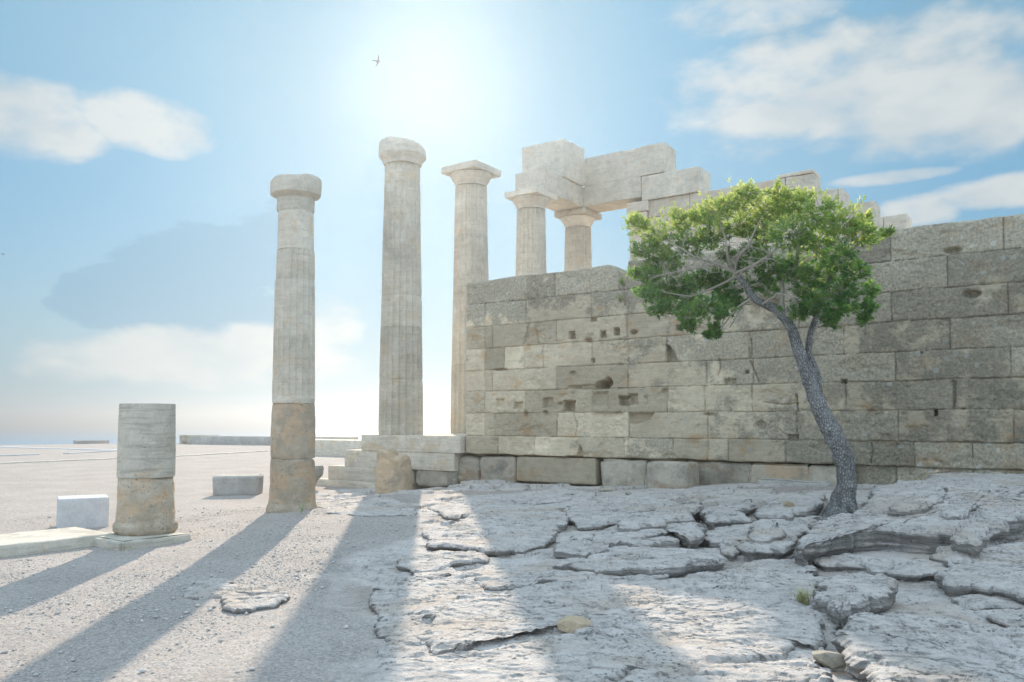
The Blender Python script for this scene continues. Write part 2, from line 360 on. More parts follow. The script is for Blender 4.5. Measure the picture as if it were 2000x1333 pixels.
    if not tone:
        oi = nd(nt, 'ShaderNodeObjectInfo'); s4 = nd(nt, 'ShaderNodeVectorMath', operation='SCALE'); nt.links.new(c, s4.inputs[0]); nt.links.new(mrange(nt, oi.outputs['Random'], 0, 1, .88, 1.1, False), s4.inputs['Scale']); c = s4.outputs[0]
    nt.links.new(c, b.inputs['Base Color'])
    h = mth(nt, 'ADD', mth(nt, 'MULTIPLY', fin, 0.5), mth(nt, 'ADD', mth(nt, 'MULTIPLY', med, 0.8), mth(nt, 'MULTIPLY', bedn, 0.5 * bed)))
    h = mth(nt, 'SUBTRACT', h, mth(nt, 'MULTIPLY', pm, 0.8))
    bump(nt, b, h, bmp, 0.025)
    return m
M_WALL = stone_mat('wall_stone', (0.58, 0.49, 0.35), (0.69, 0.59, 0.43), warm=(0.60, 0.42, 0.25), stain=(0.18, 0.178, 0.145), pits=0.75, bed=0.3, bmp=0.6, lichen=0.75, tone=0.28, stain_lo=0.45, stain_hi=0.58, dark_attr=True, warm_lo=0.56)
M_ROCKW = stone_mat('foundation_rock', (0.44, 0.39, 0.305), (0.58, 0.52, 0.415), warm=(0.40, 0.30, 0.20), stain=(0.13, 0.135, 0.13), pits=0.7, bed=0.1, bmp=0.9, lichen=0.6, stain_lo=0.45)
M_MARBLE = stone_mat('pale_limestone', (0.66, 0.60, 0.49), (0.76, 0.69, 0.57), warm=(0.70, 0.56, 0.39), stain=(0.42, 0.40, 0.33), pits=0.5, bed=0.3, bmp=0.5, warm_lo=0.56, stain_lo=.54, stain_hi=.72)
M_MARBLE2 = stone_mat('restored_limestone', (0.68, 0.60, 0.48), (0.77, 0.69, 0.56), warm=(0.68, 0.53, 0.36), stain=(0.42, 0.38, 0.30), pits=0.35, bed=0.45, bmp=0.4, stain_lo=.54, stain_hi=.74)
M_POROUS = stone_mat('porous_stone', (0.46, 0.385, 0.285), (0.70, 0.61, 0.48), warm=(0.64, 0.47, 0.31), stain=(0.22, 0.19, 0.15), pits=1.0, bed=0.1, bmp=1.0, fine=30.0, warm_lo=0.46, stain_lo=0.55)
M_VEINED = stone_mat('veined_marble', (0.58, 0.54, 0.45), (0.68, 0.63, 0.53), warm=(0.60, 0.45, 0.28), pits=0.3, bed=0.6, bmp=0.55, warm_lo=0.56)
M_ORANGE = stone_mat('orange_stone', (0.55, 0.43, 0.29), (0.62, 0.49, 0.34), warm=(0.54, 0.39, 0.25), stain=(0.24, 0.23, 0.21), pits=0.6, bed=0.0, bmp=0.9, fine=30.0)
M_WHITE = stone_mat('new_white_stone', (0.60, 0.61, 0.61), (0.64, 0.64, 0.63), pits=0.0, bed=0.05, bmp=0.08)
M_GREY = stone_mat('grey_stone', (0.42, 0.40, 0.36), (0.53, 0.505, 0.455), stain=(0.27, 0.265, 0.25), pits=0.5, bed=0.2, bmp=0.5)

# ground: gravel and bedrock by vertex mask
mg, nt, b = new_mat('ground_rock_and_gravel'); g = nd(nt, 'ShaderNodeNewGeometry'); P = g.outputs['Position']
a_r = nd(nt, 'ShaderNodeAttribute'); a_r.attribute_name = 'rock'; a_d = nd(nt, 'ShaderNodeAttribute'); a_d.attribute_name = 'soil'
vv = nd(nt, 'ShaderNodeTexVoronoi'); vv.inputs['Scale'].default_value = 60; nt.links.new(P, vv.inputs['Vector'])
vs = nd(nt, 'ShaderNodeSeparateColor'); nt.links.new(vv.outputs['Color'], vs.inputs[0])
gn = noise(nt, P, 0.9, 5, 0.6); gf = noise(nt, P, 30, 5, 0.75); gm = noise(nt, P, 5, 5, 0.65)
cg = mixc(nt, mrange(nt, gn, 0.35, 0.65), (0.43, 0.37, 0.32), (0.51, 0.45, 0.395))
cg = mixc(nt, mth(nt, 'MULTIPLY', mrange(nt, vs.outputs[0], .35, 1), 0.75), cg, (0.27, 0.265, 0.26))
cg = mixc(nt, mrange(nt, noise(nt, P, 9, 6, .8), .50, .66, 0, .5), cg, (0.30, 0.285, 0.27))
cg = mixc(nt, mth(nt, 'MULTIPLY', mrange(nt, vs.outputs[1], 0.6, 1), 0.5), cg, (0.66, 0.64, 0.60))
cr = mixc(nt, mrange(nt, gm, 0.3, 0.7), (0.59, 0.54, 0.49), (0.71, 0.66, 0.605))
st = noise(nt, scaled(nt, P, (1.0, 1.0, 9.0)), 6, 6, 0.7, 0.4)
cr = mixc(nt, mrange(nt, st, 0.52, 0.74, 0, 0.40), cr, (0.36, 0.345, 0.33))
cr = mixc(nt, mrange(nt, noise(nt, P, 1.4, 4), 0.50, 0.66, 0, 0.6), cr, (0.56, 0.465, 0.37))
cr = mixc(nt, mrange(nt, noise(nt, scaled(nt, P, (2.2, 3.4, 2.2)), 2.4, 6, .75), 0.54, 0.62, 0, 0.6), cr, (0.35, 0.335, 0.315))
cr = mixc(nt, mrange(nt, gf, 0.45, 0.75, 0, 0.35), cr, (0.27, 0.27, 0.27))
cr = mixc(nt, mrange(nt, noise(nt, scaled(nt, P, (1, 1.6, 1)), 0.75, 6, .65), 0.56, 0.72, 0, 0.5), cr, (0.38, 0.37, 0.36))
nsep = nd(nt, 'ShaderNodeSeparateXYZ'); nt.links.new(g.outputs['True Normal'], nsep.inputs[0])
cr = mixc(nt, mrange(nt, noise(nt, P, 60, 3, .8), .55, .70, 0, .45), cr, (0.34, 0.32, 0.30))
vp = nd(nt, 'ShaderNodeTexVoronoi'); vp.inputs['Scale'].default_value = 26; nt.links.new(P, vp.inputs['Vector'])
pmk = mth(nt, 'MULTIPLY', mrange(nt, vp.outputs['Distance'], .12, .34, 1, 0), mrange(nt, noise(nt, P, 3.0, 4, .7), .48, .60))
cr = mixc(nt, mth(nt, 'MULTIPLY', pmk, .65), cr, (0.24, 0.225, 0.205))
bedl = noise(nt, scaled(nt, P, (1.5, 1.5, 30.0)), 1.5, 5, 0.7, 0.5)
cr = mixc(nt, mrange(nt, nsep.outputs[2], 0.35, 0.8, 0.75, 0.0), cr, mixc(nt, mrange(nt, bedl, .4, .6), (0.20, 0.19, 0.175), (0.38, 0.36, 0.33)))   # broken ledge faces: greyer stone, plus shade painted into the steep sides
cc = mixc(nt, a_r.outputs['Fac'], cg, cr)
cc = mixc(nt, a_d.outputs['Fac'], cc, (0.40, 0.33, 0.27))
nt.links.new(cc, b.inputs['Base Color'])
hg = mth(nt, 'ADD', mth(nt, 'MULTIPLY', mth(nt, 'SUBTRACT', 1.0, vv.outputs['Distance']), 0.35), mth(nt, 'MULTIPLY', noise(nt, P, 16, 6, .75), 0.9))
hr = mth(nt, 'ADD', mth(nt, 'ADD', mth(nt, 'MULTIPLY', gf, 0.9), mth(nt, 'MULTIPLY', st, 1.6)), mth(nt, 'SUBTRACT', mth(nt, 'MULTIPLY', bedl, 1.2), mth(nt, 'MULTIPLY', pmk, 1.1)))
mx = nd(nt, 'ShaderNodeMix'); mx.data_type = 'FLOAT'; nt.links.new(a_r.outputs['Fac'], mx.inputs[0]); nt.links.new(hg, mx.inputs[2]); nt.links.new(hr, mx.inputs[3])
bump(nt, b, mx.outputs[0], 0.95, 0.022)
M_GROUND = mg

ms, nt, b = new_mat('sea_water'); b.inputs['Base Color'].default_value = (0.04, 0.40, 0.72, 1); b.inputs['Roughness'].default_value = 0.28; b.inputs['Specular IOR Level'].default_value = 0.5
g = nd(nt, 'ShaderNodeNewGeometry'); bump(nt, b, noise(nt, scaled(nt, g.outputs['Position'], (0.05, 0.05, 0.05)), 1.5, 6, 0.6), 0.5, 3.0); M_SEA = ms
M_DIRT = stone_mat('rocky_hillside', (0.30, 0.27, 0.22), (0.38, 0.34, 0.28), pits=0.2)

# ------------------------------------------------------------------ terrain
def gpoly(pts, z): return [tuple(at(x, y, Z=z)[:2]) for x, y in pts]
ROCKZONE = gpoly([(690, 1500), (705, 1333), (735, 1230), (650, 1130), (700, 1075), (840, 1040), (800, 1000), (850, 985), (640, 975), (600, 962), (700, 948), (900, 935), (1000, 930)], 0.08) + [(-9.5, 30), (30, 30), (30, -6), (-1.2, 0.2)]
def edge_r(th): return 62 + 3 * np.sin(th * 3 + 1) + 2.2 * np.sin(th * 7.3)
def base_h(x, y):
    return 0.30 * ss(4.5, 14, y) * ss(-12.8, -10.2, x) + 0.24 * ss(-9, -2, x) * ss(7.5, 14, y) + 0.05 * ss(-9, -4, x)
def terrain(x, y, full=False):
    x = np.asarray(x, float); y = np.asarray(y, float); r = np.hypot(x, y)
    nearw = 1 - ss(14, 30, r)
    wx = x + 0.28 * (fbm(x * 1.7, y * 1.7, 3, 4) - .5) + 0.10 * (fbm(x * 7, y * 7, 13, 3) - .5); wy = y + 0.28 * (fbm(x * 1.7, y * 1.7, 5, 4) - .5) + 0.10 * (fbm(x * 7, y * 7, 15, 3) - .5)
    m = ss(-0.18, 0.18, polysd(wx, wy, ROCKZONE) + 0.5 * (fbm(x * 2, y * 2, 8, 3) - 0.5)) * (1 - ss(20, 30, r))
    h = base_h(x, y)
    # rock: low worn beds, stepped where they crop out towards the wall, angular broken edges
    u = wx * 0.80 + wy * 0.60; v = -wx * 0.60 + wy * 0.80
    ec, cc_ = vor(u * 1.9 + 0.5 * fbm(u * 2, v * 2, 91, 3), v * 3.4 + 0.5 * fbm(u * 2, v * 2, 92, 3), 4)
    ed, cd = vor(x * 4.3, y * 5.6, 14)
    stepz = ss(5.5, 9.0, y - 0.25 * x - 2.0) * 0.75 + 0.25
    f = fbm(u * 0.75, v * 1.5, 21, 5) * 0.22 + (0.018 * (cc_ - .5) + 0.010 * (cd - .5)) * stepz
    st = 0.055; q = f / st; fr = q - np.floor(q); stair = (np.floor(q) + ss(0.86, 0.995, fr)) * st
    rock0 = f * (1 - 0.85 * stepz) + stair * 0.85 * stepz
    crack = 0.035 * (1 - ss(0.0, 0.03, ec)) * ss(0.60, 0.70, fbm(x * .7 + 3, y * .7, 40, 3)) * ss(.55, .9, stepz)
    fine = 0.018 * (fbm(u * 3, v * 9, 50, 4) - .5) + 0.012 * (fbm(u * 14, v * 30, 60, 4) - .5)
    pit = -0.014 * ss(0.60, 0.72, fbm(u * 8, v * 17, 70, 3)) * ss(.45, .6, fbm(x, y, 72, 2))
    rock = rock0 - 0.11 + 0.012 * (cc_ - 0.5) * stepz + 0.03 * (fbm(u * 1.2, v * 2.6, 55, 3) - .5) - crack + fine + pit
    grav = 0.03 * (fbm(x * 1.2, y * 1.2, 80, 3) - .5) + 0.010 * (fbm(x * 6, y * 6, 81, 4) - .5) + 0.005 * (fbm(x * 30, y * 30, 82, 2) - .5) * nearw
    fill = h - 0.035 + 0.04 * (fbm(x * 0.8, y * 0.8, 99, 3) - 0.5) + grav * 0.6
    hr = h + rock
    low0 = ss(-0.006, 0.012, fill - hr); hr = np.maximum(hr, fill); pm = np.zeros(x.shape)
    mm = np.maximum(m, pm)
    soil_w = mm * ss(0.03, -0.02, 0 * x) if False else 0
    # sandy gravel fills the low pockets between the ledges
    low_ = low0 * (1 - pm) * m
    hrf = np.maximum(hr, fill)
    z = (h + grav) * (1 - mm) + hrf * mm
    rockm = mm * (1 - low_)
    th = np.arctan2(y, x); er = edge_r(th)
    z = z - 34 * ss(0, 14, r - er) - 0.25 * ss(25, 60, r) * 0
    if full: return z, rockm, low_ * 0.35
    return z
def gz(x, y): return float(terrain(np.array([x]), np.array([y]))[0])

rr = [0.25]
while rr[-1] < 95: rr.append(rr[-1] + max(0.0075, min(rr[-1] * 0.0016 * max(1.0, rr[-1] / 6), 1.3)) if rr[-1] > 3.6 else rr[-1] + 0.12)
rr = np.array(rr)
fa = math.pi / 2 + YAW
thn = np.concatenate([np.linspace(fa - math.pi, fa - R(38), 60)[:-1], np.linspace(fa - R(38), fa + R(38), 1150)[:-1], np.linspace(fa + R(38), fa + math.pi, 60)[:-1]])
TH, RR = np.meshgrid(thn, rr, indexing='ij'); X = np.cos(TH) * RR; Y = np.sin(TH) * RR
zf, rk, so = terrain(X.ravel(), Y.ravel(), True)
V = np.stack([X.ravel(), Y.ravel(), zf], 1); Fq = gridfaces(len(thn), len(rr), 0, True)
V = np.concatenate([V, [[0, 0, gz(0.0, 0.01)]]]); n_ = len(thn); nr = len(rr); ci = len(V) - 1
tri = np.stack([np.arange(n_) * nr, ((np.arange(n_) + 1) % n_) * nr, np.full(n_, ci)], 1)[:, ::-1]
gnd = mesh_obj('ground', V, Fq[:, ::-1] if False else Fq[:, ::-1], M_GROUND, tris=tri, attrs={'rock': np.append(rk, 0), 'soil': np.append(so, 0)})
gnd.data.flip_normals() if gnd.data.polygons[len(gnd.data.polygons) // 2].normal.z < 0 else None
tag(gnd, kind='structure')
print('ground verts', len(V))
# bedrock slabs: outline of each flat top as measured in the photograph, and how far it stands proud
SL = [
    ([(735, 1150), (850, 1120), (1000, 1118), (1300, 1138), (1560, 1170), (1590, 1250), (1640, 1333), (1700, 1430), (690, 1430), (712, 1333), (738, 1250)], .03),
    ([(845, 1190), (905, 1152), (1000, 1160), (1070, 1135), (1160, 1126), (1300, 1135), (1450, 1140), (1560, 1163), (1595, 1190), (1600, 1215), (1615, 1240), (1600, 1258), (1565, 1250), (1540, 1265), (1440, 1276), (1300, 1262), (1180, 1250), (1120, 1222), (1050, 1215), (985, 1225), (955, 1240), (890, 1255), (850, 1264)], .085),
    ([(1240, 1300), (1330, 1284), (1440, 1291), (1520, 1283), (1600, 1282), (1618, 1310), (1660, 1400), (1660, 1450), (1180, 1450), (1200, 1350)], .10),
    ([(790, 1282), (870, 1272), (960, 1262), (1050, 1245), (1120, 1240), (1250, 1262), (1230, 1300), (1180, 1345), (1000, 1352), (860, 1330), (800, 1310)], .07),
    ([(1645, 1204), (1668, 1192), (1780, 1202), (1900, 1215), (2000, 1222), (2200, 1235), (2300, 1450), (1750, 1450), (1697, 1320), (1690, 1295), (1654, 1262), (1647, 1235)], .16),
    ([(1597, 1150), (1600, 1130), (1640, 1119), (1735, 1121), (1752, 1130), (1742, 1150), (1700, 1158), (1680, 1170), (1640, 1184), (1615, 1170)], .20),
    ([(1838, 1112), (1850, 1085), (1880, 1070), (1940, 1062), (2100, 1055), (2300, 1080), (2300, 1160), (2000, 1160), (1950, 1148), (1900, 1143), (1845, 1140)], .12),
    ([(1735, 1107), (1790, 1092), (1858, 1093), (1850, 1115), (1790, 1122), (1735, 1117)], .06),
    ([(1585, 1088), (1650, 1079), (1742, 1088), (1738, 1108), (1680, 1106), (1600, 1100)], .05),
    ([(1855, 1162), (1950, 1154), (2005, 1168), (1995, 1178), (1900, 1178)], .05),
    ([(1905, 1192), (2000, 1184), (2150, 1190), (2150, 1216), (1960, 1212)], .05),
    ([(1400, 1112), (1480, 1086), (1560, 1085), (1600, 1120), (1592, 1135), (1590, 1160), (1480, 1168), (1330, 1152), (1310, 1128)], .045),
    ([(1558, 1062), (1565, 1048), (1590, 1022), (1640, 1016), (1690, 1010), (1760, 985), (1900, 972), (2000, 962), (2300, 965), (2300, 1010), (2010, 1022), (1965, 1032), (1925, 1052), (1905, 1062), (1870, 1056), (1850, 1044), (1790, 1040), (1700, 1034), (1650, 1040), (1600, 1056)], .25),
    ([(1690, 1008), (1710, 990), (1850, 966), (2000, 956), (2300, 955), (2300, 1000), (1970, 1004), (1900, 1018), (1880, 1026), (1800, 1010), (1730, 1014)], .27),
    ([(1826, 1078), (1850, 1056), (1900, 1062), (1935, 1054), (1925, 1078), (1880, 1090)], .13),
    ([(1466, 1038), (1474, 1024), (1522, 1021), (1538, 1040), (1500, 1050), (1470, 1050)], .20),
    ([(1436, 1050), (1470, 1046), (1530, 1048), (1550, 1060), (1510, 1076), (1450, 1070)], .12),
    ([(1398, 1058), (1412, 1049), (1436, 1050), (1447, 1064), (1430, 1075), (1405, 1067)], .09),
    ([(985, 1102), (1100, 1090), (1200, 1094), (1290, 1099), (1306, 1110), (1297, 1122), (1260, 1127), (1200, 1131), (1150, 1129), (1080, 1131), (1010, 1137), (960, 1146), (932, 1122)], .07),
    ([(1090, 1094), (1150, 1082), (1190, 1068), (1240, 1065), (1330, 1066), (1402, 1071), (1414, 1084), (1385, 1093), (1350, 1092), (1338, 1100), (1290, 1103), (1230, 1104), (1150, 1104)], .15),
    ([(1073, 1068), (1095, 1050), (1140, 1038), (1240, 1045), (1290, 1041), (1327, 1041), (1332, 1055), (1290, 1056), (1270, 1062), (1200, 1060), (1150, 1075)], .13),
    ([(1150, 1047), (1200, 1020), (1290, 1008), (1335, 1004), (1362, 1016), (1378, 1040), (1345, 1046), (1320, 1030), (1260, 1042), (1200, 1052)], .19),
    ([(1205, 1026), (1230, 1004), (1300, 996), (1340, 1000), (1357, 1010), (1300, 1016), (1240, 1026)], .24),
    ([(1368, 1050), (1390, 1030), (1460, 1025), (1530, 1014), (1562, 1008), (1602, 1018), (1555, 1052), (1480, 1052), (1400, 1060)], .08),
    ([(1478, 1006), (1500, 990), (1580, 984), (1612, 990), (1598, 1003), (1540, 1010)], .17),
    ([(1378, 1008), (1396, 998), (1450, 1002), (1464, 1012), (1392, 1018)], .16),
    ([(1288, 993), (1330, 984), (1362, 974), (1376, 984), (1352, 999), (1300, 1000)], .17),
    ([(1720, 978), (1800, 964), (1990, 958), (2000, 966), (1860, 976), (1740, 988)], .15),
    ([(900, 1015), (960, 995), (1090, 988), (1112, 1010), (1080, 1036), (1066, 1058), (1020, 1069), (985, 1073), (940, 1072), (850, 1060), (830, 1038)], .075),
    ([(770, 1088), (860, 1070), (955, 1074), (945, 1090), (890, 1099), (835, 1112), (810, 1116), (775, 1100)], .07),
    ([(778, 1136), (830, 1112), (880, 1108), (892, 1118), (832, 1132), (800, 1149), (783, 1154)], .045),
    ([(900, 1122), (960, 1100), (985, 1108), (960, 1122), (925, 1130)], .05),
    ([(1105, 990), (1170, 966), (1290, 970), (1330, 984), (1280, 1000), (1200, 1016), (1140, 1028), (1110, 1012)], .06),
    ([(1180, 985), (1260, 975), (1300, 980), (1290, 990), (1210, 998)], .09),
    ([(1000, 975), (1060, 962), (1120, 962), (1110, 975), (1040, 984)], .07),
    ([(1360, 1000), (1400, 985), (1470, 978), (1480, 990), (1430, 1000), (1380, 1006)], .12),
    ([(1740, 1010), (1790, 996), (1850, 992), (1840, 1004), (1790, 1014)], .31),
    ([(838, 988), (930, 966), (1100, 954), (1162, 962), (1150, 982), (1080, 992), (960, 1000), (880, 1008)], .04),
    ([(620, 985), (700, 968), (800, 985), (810, 1005), (720, 1005), (640, 1000)], .03),
    ([(432, 1168), (450, 1148), (500, 1139), (545, 1146), (562, 1157), (535, 1172), (480, 1183), (440, 1178)], .06),
    ([(352, 1152), (385, 1132), (440, 1128), (468, 1143), (430, 1160), (380, 1163)], .035),
    ([(748, 1312), (830, 1290), (900, 1300), (875, 1328), (760, 1348)], .04),
    ([(850, 1334), (960, 1316), (1010, 1340), (940, 1390), (860, 1390)], .05),
]
def lift(px_, py_, H):
    p = at(px_, py_, Z=.2)
    for _ in range(8): p = at(px_, py_, Z=float(base_h(p[0], p[1])) + H)
    return p[:2]
SLW = [(np.array([lift(x, y, H) for x, y in P_]), H) for P_, H in SL]
def slab_z(x, y):
    z = gz(x, y)
    for P_, H in SLW:
        if float(polysd(np.array([x]), np.array([y]), P_)[0]) > 0: z = max(z, float(base_h(x, y)) + H)
    return z
def slab(k, P_, H):
    # dense outline, corners softened, then broken up
    Q = np.concatenate([P_, P_[:1]]); L = np.concatenate([[0], np.cumsum(np.linalg.norm(np.diff(Q, axis=0), axis=1))]); dmean = np.linalg.norm(P_, axis=1).mean()
    step = max(.012, .0022 * dmean); n = int(min(900, max(60, L[-1] / step))); t = np.linspace(0, L[-1], n, endpoint=False)
    O = np.stack([np.interp(t, L, Q[:, 0]), np.interp(t, L, Q[:, 1])], 1)
    for _ in range(max(2, int(.025 / step))): O = .25 * np.roll(O, 1, 0) + .5 * O + .25 * np.roll(O, -1, 0)
    T_ = np.roll(O, -1, 0) - np.roll(O, 1, 0); N = np.stack([T_[:, 1], -T_[:, 0]], 1); N /= np.linalg.norm(N, axis=1, keepdims=True) + 1e-9
    c = O.mean(0)
    if ((O - c) * N).sum() < 0: N = -N
    _, cb = vor(O[:, 0] * 3.6 + k, O[:, 1] * 5, 300 + k); _, cb2 = vor(O[:, 0] * 13 + k, O[:, 1] * 13, 320 + k)
    off = .10 * (fbm(O[:, 0] * 2.2, O[:, 1] * 2.2, 200 + k, 4) - .5) + .09 * (cb - .5) + .035 * (cb2 - .5)
    small = min(1, np.sqrt(abs(np.dot(O[:, 0], np.roll(O[:, 1], 1)) - np.dot(O[:, 1], np.roll(O[:, 0], 1))) / 2) / .5)
    O = O + N * (off * small)[:, None]
    def ztop(x, y):
        u = x * .8 + y * .6; v = -x * .6 + y * .8
        lam = fbm(u * .7 + k, v * 1.7, 230 + k, 4) * 5; fr = lam - np.floor(lam); st = (np.floor(lam) + ss(.80, 1, fr)) / 5
        return base_h(x, y) + H + (.050 if H > .04 else .032) * (st - .5) + .005 * (fbm(x * 30, y * 30, 246, 4) - .5) - .014 * (1 - ss(0, .035, vor(x * 1.5 + .5 * fbm(x * 3, y * 3, 15, 4), y * 2.6 + .5 * fbm(x * 3, y * 3, 16, 4), 377)[0])) * ss(.45, .55, fbm(x * 1.3, y * 1.3, 379, 3)) - .010 * ss(.58, .68, fbm(x * 11, y * 16, 381, 3)) + .009 * (fbm(u * 5, v * 12, 240, 5) - .5) + .016 * (vor(x * 3.2 + .3 * fbm(x * 3, y * 3, 5, 2), y * 4.4, 77 + k)[1] - .5) * (H > .04) + .05 * (fbm(x * .9, y * .9, 250 + k, 3) - .5) * min(1, H / .1) - .012 * ss(.62, .75, fbm(u * 7, v * 14, 70, 3)) - .02 * ss(.60, .70, fbm(u * 1.6, v * 4.5, 290 + k, 4))
    nr_ = int(np.clip(np.linalg.norm(O - c, axis=1).mean() / (step * 1.1), 12, 110))
    Os = O.copy()
    for _ in range(int(.18 / step) + 3): Os = .25 * np.roll(Os, 1, 0) + .5 * Os + .25 * np.roll(Os, -1, 0)
    rings = []
    for tt_ in np.linspace(0.02, 1, nr_):
        xy = c + (Os + (O - Os) * tt_ ** 8 - c) * tt_; ed = (1 - tt_) * np.linalg.norm(Os - c, axis=1)
        rings.append(np.concatenate([xy, (ztop(xy[:, 0], xy[:, 1]) - .012 * np.exp(-ed / .012) - .012 * np.exp(-ed / .08) * (H > .08))[:, None]], 1))
    zt0 = rings[-1][:, 2]; dep_ = H + .16; nd_ = int(np.clip(dep_ / .014, 8, 30)); s_ = t
    for j in range(1, nd_ + 1):
        d = dep_ * j / nd_; zc_ = zt0 - d
        bd = fbm(s_ * 1.3 + k, zc_ * 24, 260 + k, 4) - .5; bl = fbm(s_ * 5.5, zc_ * 6 + k, 270 + k, 3) - .5
        o = .012 * min(1, d / .02) + .085 * bd * ss(0, .03, d) + .05 * bl * ss(0, .05, d) - .05 * ss(.02, H * .8 + .02, d) * (.3 + fbm(s_ * .8, s_ * 0, 280 + k, 2) * 1.4)
        xy = O + N * (o * min(1, small + .3))[:, None]; rings.append(np.concatenate([xy, zc_[:, None]], 1))
    V = np.stack(rings, 0); m_ = V.shape[0]
    V = V.reshape(-1, 3); I, J = np.meshgrid(np.arange(m_ - 1), np.arange(n), indexing='ij'); J2 = (J + 1) % n
    F_ = np.stack([I * n + J, (I + 1) * n + J, (I + 1) * n + J2, I * n + J2], -1).reshape(-1, 4)
    ci = len(V); V = np.concatenate([V, [[c[0], c[1], V[:n, 2].mean()]]]); cap = np.stack([np.full(n, ci), np.arange(n), (np.arange(n) + 1) % n, np.full(n, ci)], 1)
    tri_ = cap[:, :3]
    ar = (O[:, 0] * np.roll(O[:, 1], -1) - np.roll(O[:, 0], -1) * O[:, 1]).sum()
    if ar < 0: F_ = F_[:, ::-1]; tri_ = tri_[:, ::-1]
    return V, F_, tri_
vs_, fs_, ts_, of_ = [], [], [], 0
for k, (P_, H) in enumerate(SLW):
    a_, b__, c_ = slab(k, P_, H); vs_.append(a_); fs_.append(b__ + of_); ts_.append(c_ + of_); of_ += len(a_)
V = np.concatenate(vs_)
tag(mesh_obj('ground_bedrock', V, np.concatenate(fs_), M_GROUND, tris=np.concatenate(ts_), attrs={'rock': np.ones(len(V)), 'soil': np.zeros(len(V))}, sharp=False), kind='structure')
print('bedrock verts', len(V))
# sea, far below the rock
ths = np.linspace(0, 2 * math.pi, 97)[:-1]; rs_ = np.geomspace(50, 14000, 40); T_, R_ = np.meshgrid(ths, rs_, indexing='ij')
V = np.stack([np.cos(T_) * R_, np.sin(T_) * R_, np.full(T_.shape, -14.0)], -1).reshape(-1, 3)
sea = mesh_obj('sea', V, gridfaces(96, 40, 0, True)[:, ::-1], M_SEA)
if sea.data.polygons[0].normal.z < 0: sea.data.flip_normals()
tag(sea, kind='structure')

# ------------------------------------------------------------------ the ashlar wall
YW = 14.0
zc = [4.62, 4.05, 3.42, 2.87, 2.34, 1.83, 1.275, 0.735, 0.27]
zc = [at(912, yy, Y=YW)[2] for yy in (548.5, 595, 640, 683, 725, 766, 807, 852)]
zr = [at(1741, yy, Y=YW)[2] for yy in (455, 514, 572, 629, 689, 744, 803, 861, 912)]
zc = [(a + c) / 2 for a, c in zip(zc, zr)] + [zr[8]]
zc = [zc[0]] + zc[1:]
wx = lambda x, y: at(x, y, Y=YW)[0]
XL, XR = wx(911, 700), 3.2
JT = [  # vertical joints of each course, px in the photograph
    [(1030, 570), (1084, 570), (1209, 560), (1330, 545), (1470, 520), (1600, 500), (1740, 485), (1960, 460)],
    [(947, 620), (1026, 612), (1154, 600), (1290, 590), (1420, 575), (1585, 560), (1850, 530)],
    [(947, 660), (962, 660), (1028, 655), (1087, 650), (1224, 645), (1400, 630), (1560, 620), (1741, 600), (1969, 590)],
    [(947, 700), (986, 700), (1024, 700), (1156, 690), (1302, 690), (1463, 680), (1647, 660), (1855, 650)],
    [(947, 745), (962, 745), (1087, 740), (1226, 740), (1380, 735), (1471, 730), (1749, 715), (1974, 710)],
    [(947, 785), (1025, 785), (1157, 785), (1304, 780), (1376, 780), (1469, 775), (1651, 770), (1862, 770)],
    [(947, 830), (965, 830), (1088, 830), (1228, 830), (1382, 830), (1556, 830), (1754, 830), (1979, 830)],
    [(972, 870), (1042, 870), (1131, 870), (1219, 875), (1314, 875), (1382, 880), (1422, 880), (1534, 880), (1625, 880), (1786, 885), (1899, 885)],
    [(1000, 930), (1080, 930), (1749, 930), (1901, 930)],
]
JX = []
for k, js in enumerate(JT):
    xs = [XL - 0.2] + [wx(a, c) for a, c in js]
    while xs[-1] < XR: xs.append(xs[-1] + 0.95 + 0.4 * random.random())
    JX.append(np.array(xs))
HOLES = [  # px x, y, w, h, depth, kind
    (1118, 655, 10, 13, .12, 's'), (1178, 653, 10, 12, .12, 's'), (1205, 648, 9, 12, .12, 's'), (1150, 665, 13, 8, .09, 'o'), (1159, 624, 10, 7, .09, 's'),
    (1325, 641, 10, 9, .12, 's'), (1238, 649, 13, 8, .09, 'o'), (977, 789, 13, 15, .05, 's'), (1012, 793, 14, 12, .06, 's'), (1069, 787, 16, 16, .08, 's'), (1111, 794, 19, 18, .16, 's'),
    (1092, 789, 8, 6, .05, 'o'), (1064, 805, 9, 6, .07, 'o'), (1172, 781, 24, 26, .05, 's'), (1218, 783, 17, 16, .14, 's'), (1237, 780, 14, 19, .09, 's'), (1262, 776, 9, 8, .03, 'o'),
    (1178, 751, 24, 14, .18, 'o'), (1150, 757, 52, 10, .05, 'o'), (1122, 757, 22, 8, .05, 'o'), (1188, 747, 14, 18, .12, 'o'), (1187, 811, 52, 10, .05, 'o'), (1426, 746, 20, 11, .06, 's'), (1486, 831, 20, 17, .05, 'o'),
    (1899, 575, 32, 15, .09, 'o'), (1860, 490, 34, 12, .09, 'o'), (1827, 807, 6, 11, .12, 's'), (1459, 727, 7, 6, .06, 's'), (1497, 603, 60, 46, .12, 'o'), (1026, 808, 8, 12, .06, 'o'),
    (1118, 730, 12, 8, .05, 'o'), (1299, 765, 12, 10, .05, 'o'), (1548, 855, 18, 10, .06, 's'), (1648, 746, 9, 7, .08, 's'), (1120, 604, 0.1, 0.1, 0, 'o'), (1345, 641, 0.1, .1, 0, 'o'), (1800, 690, 6, 5, .04, 'o'), (1882, 800, 9, 5, .04, 'o'),
    (1130, 712, 0.1, .1, 0, 'o'), (1384, 810, 18, 5, .05, 'o'), (1158, 705, 8, 10, .06, 'o'), (978, 722, 26, 5, .06, 'o')]
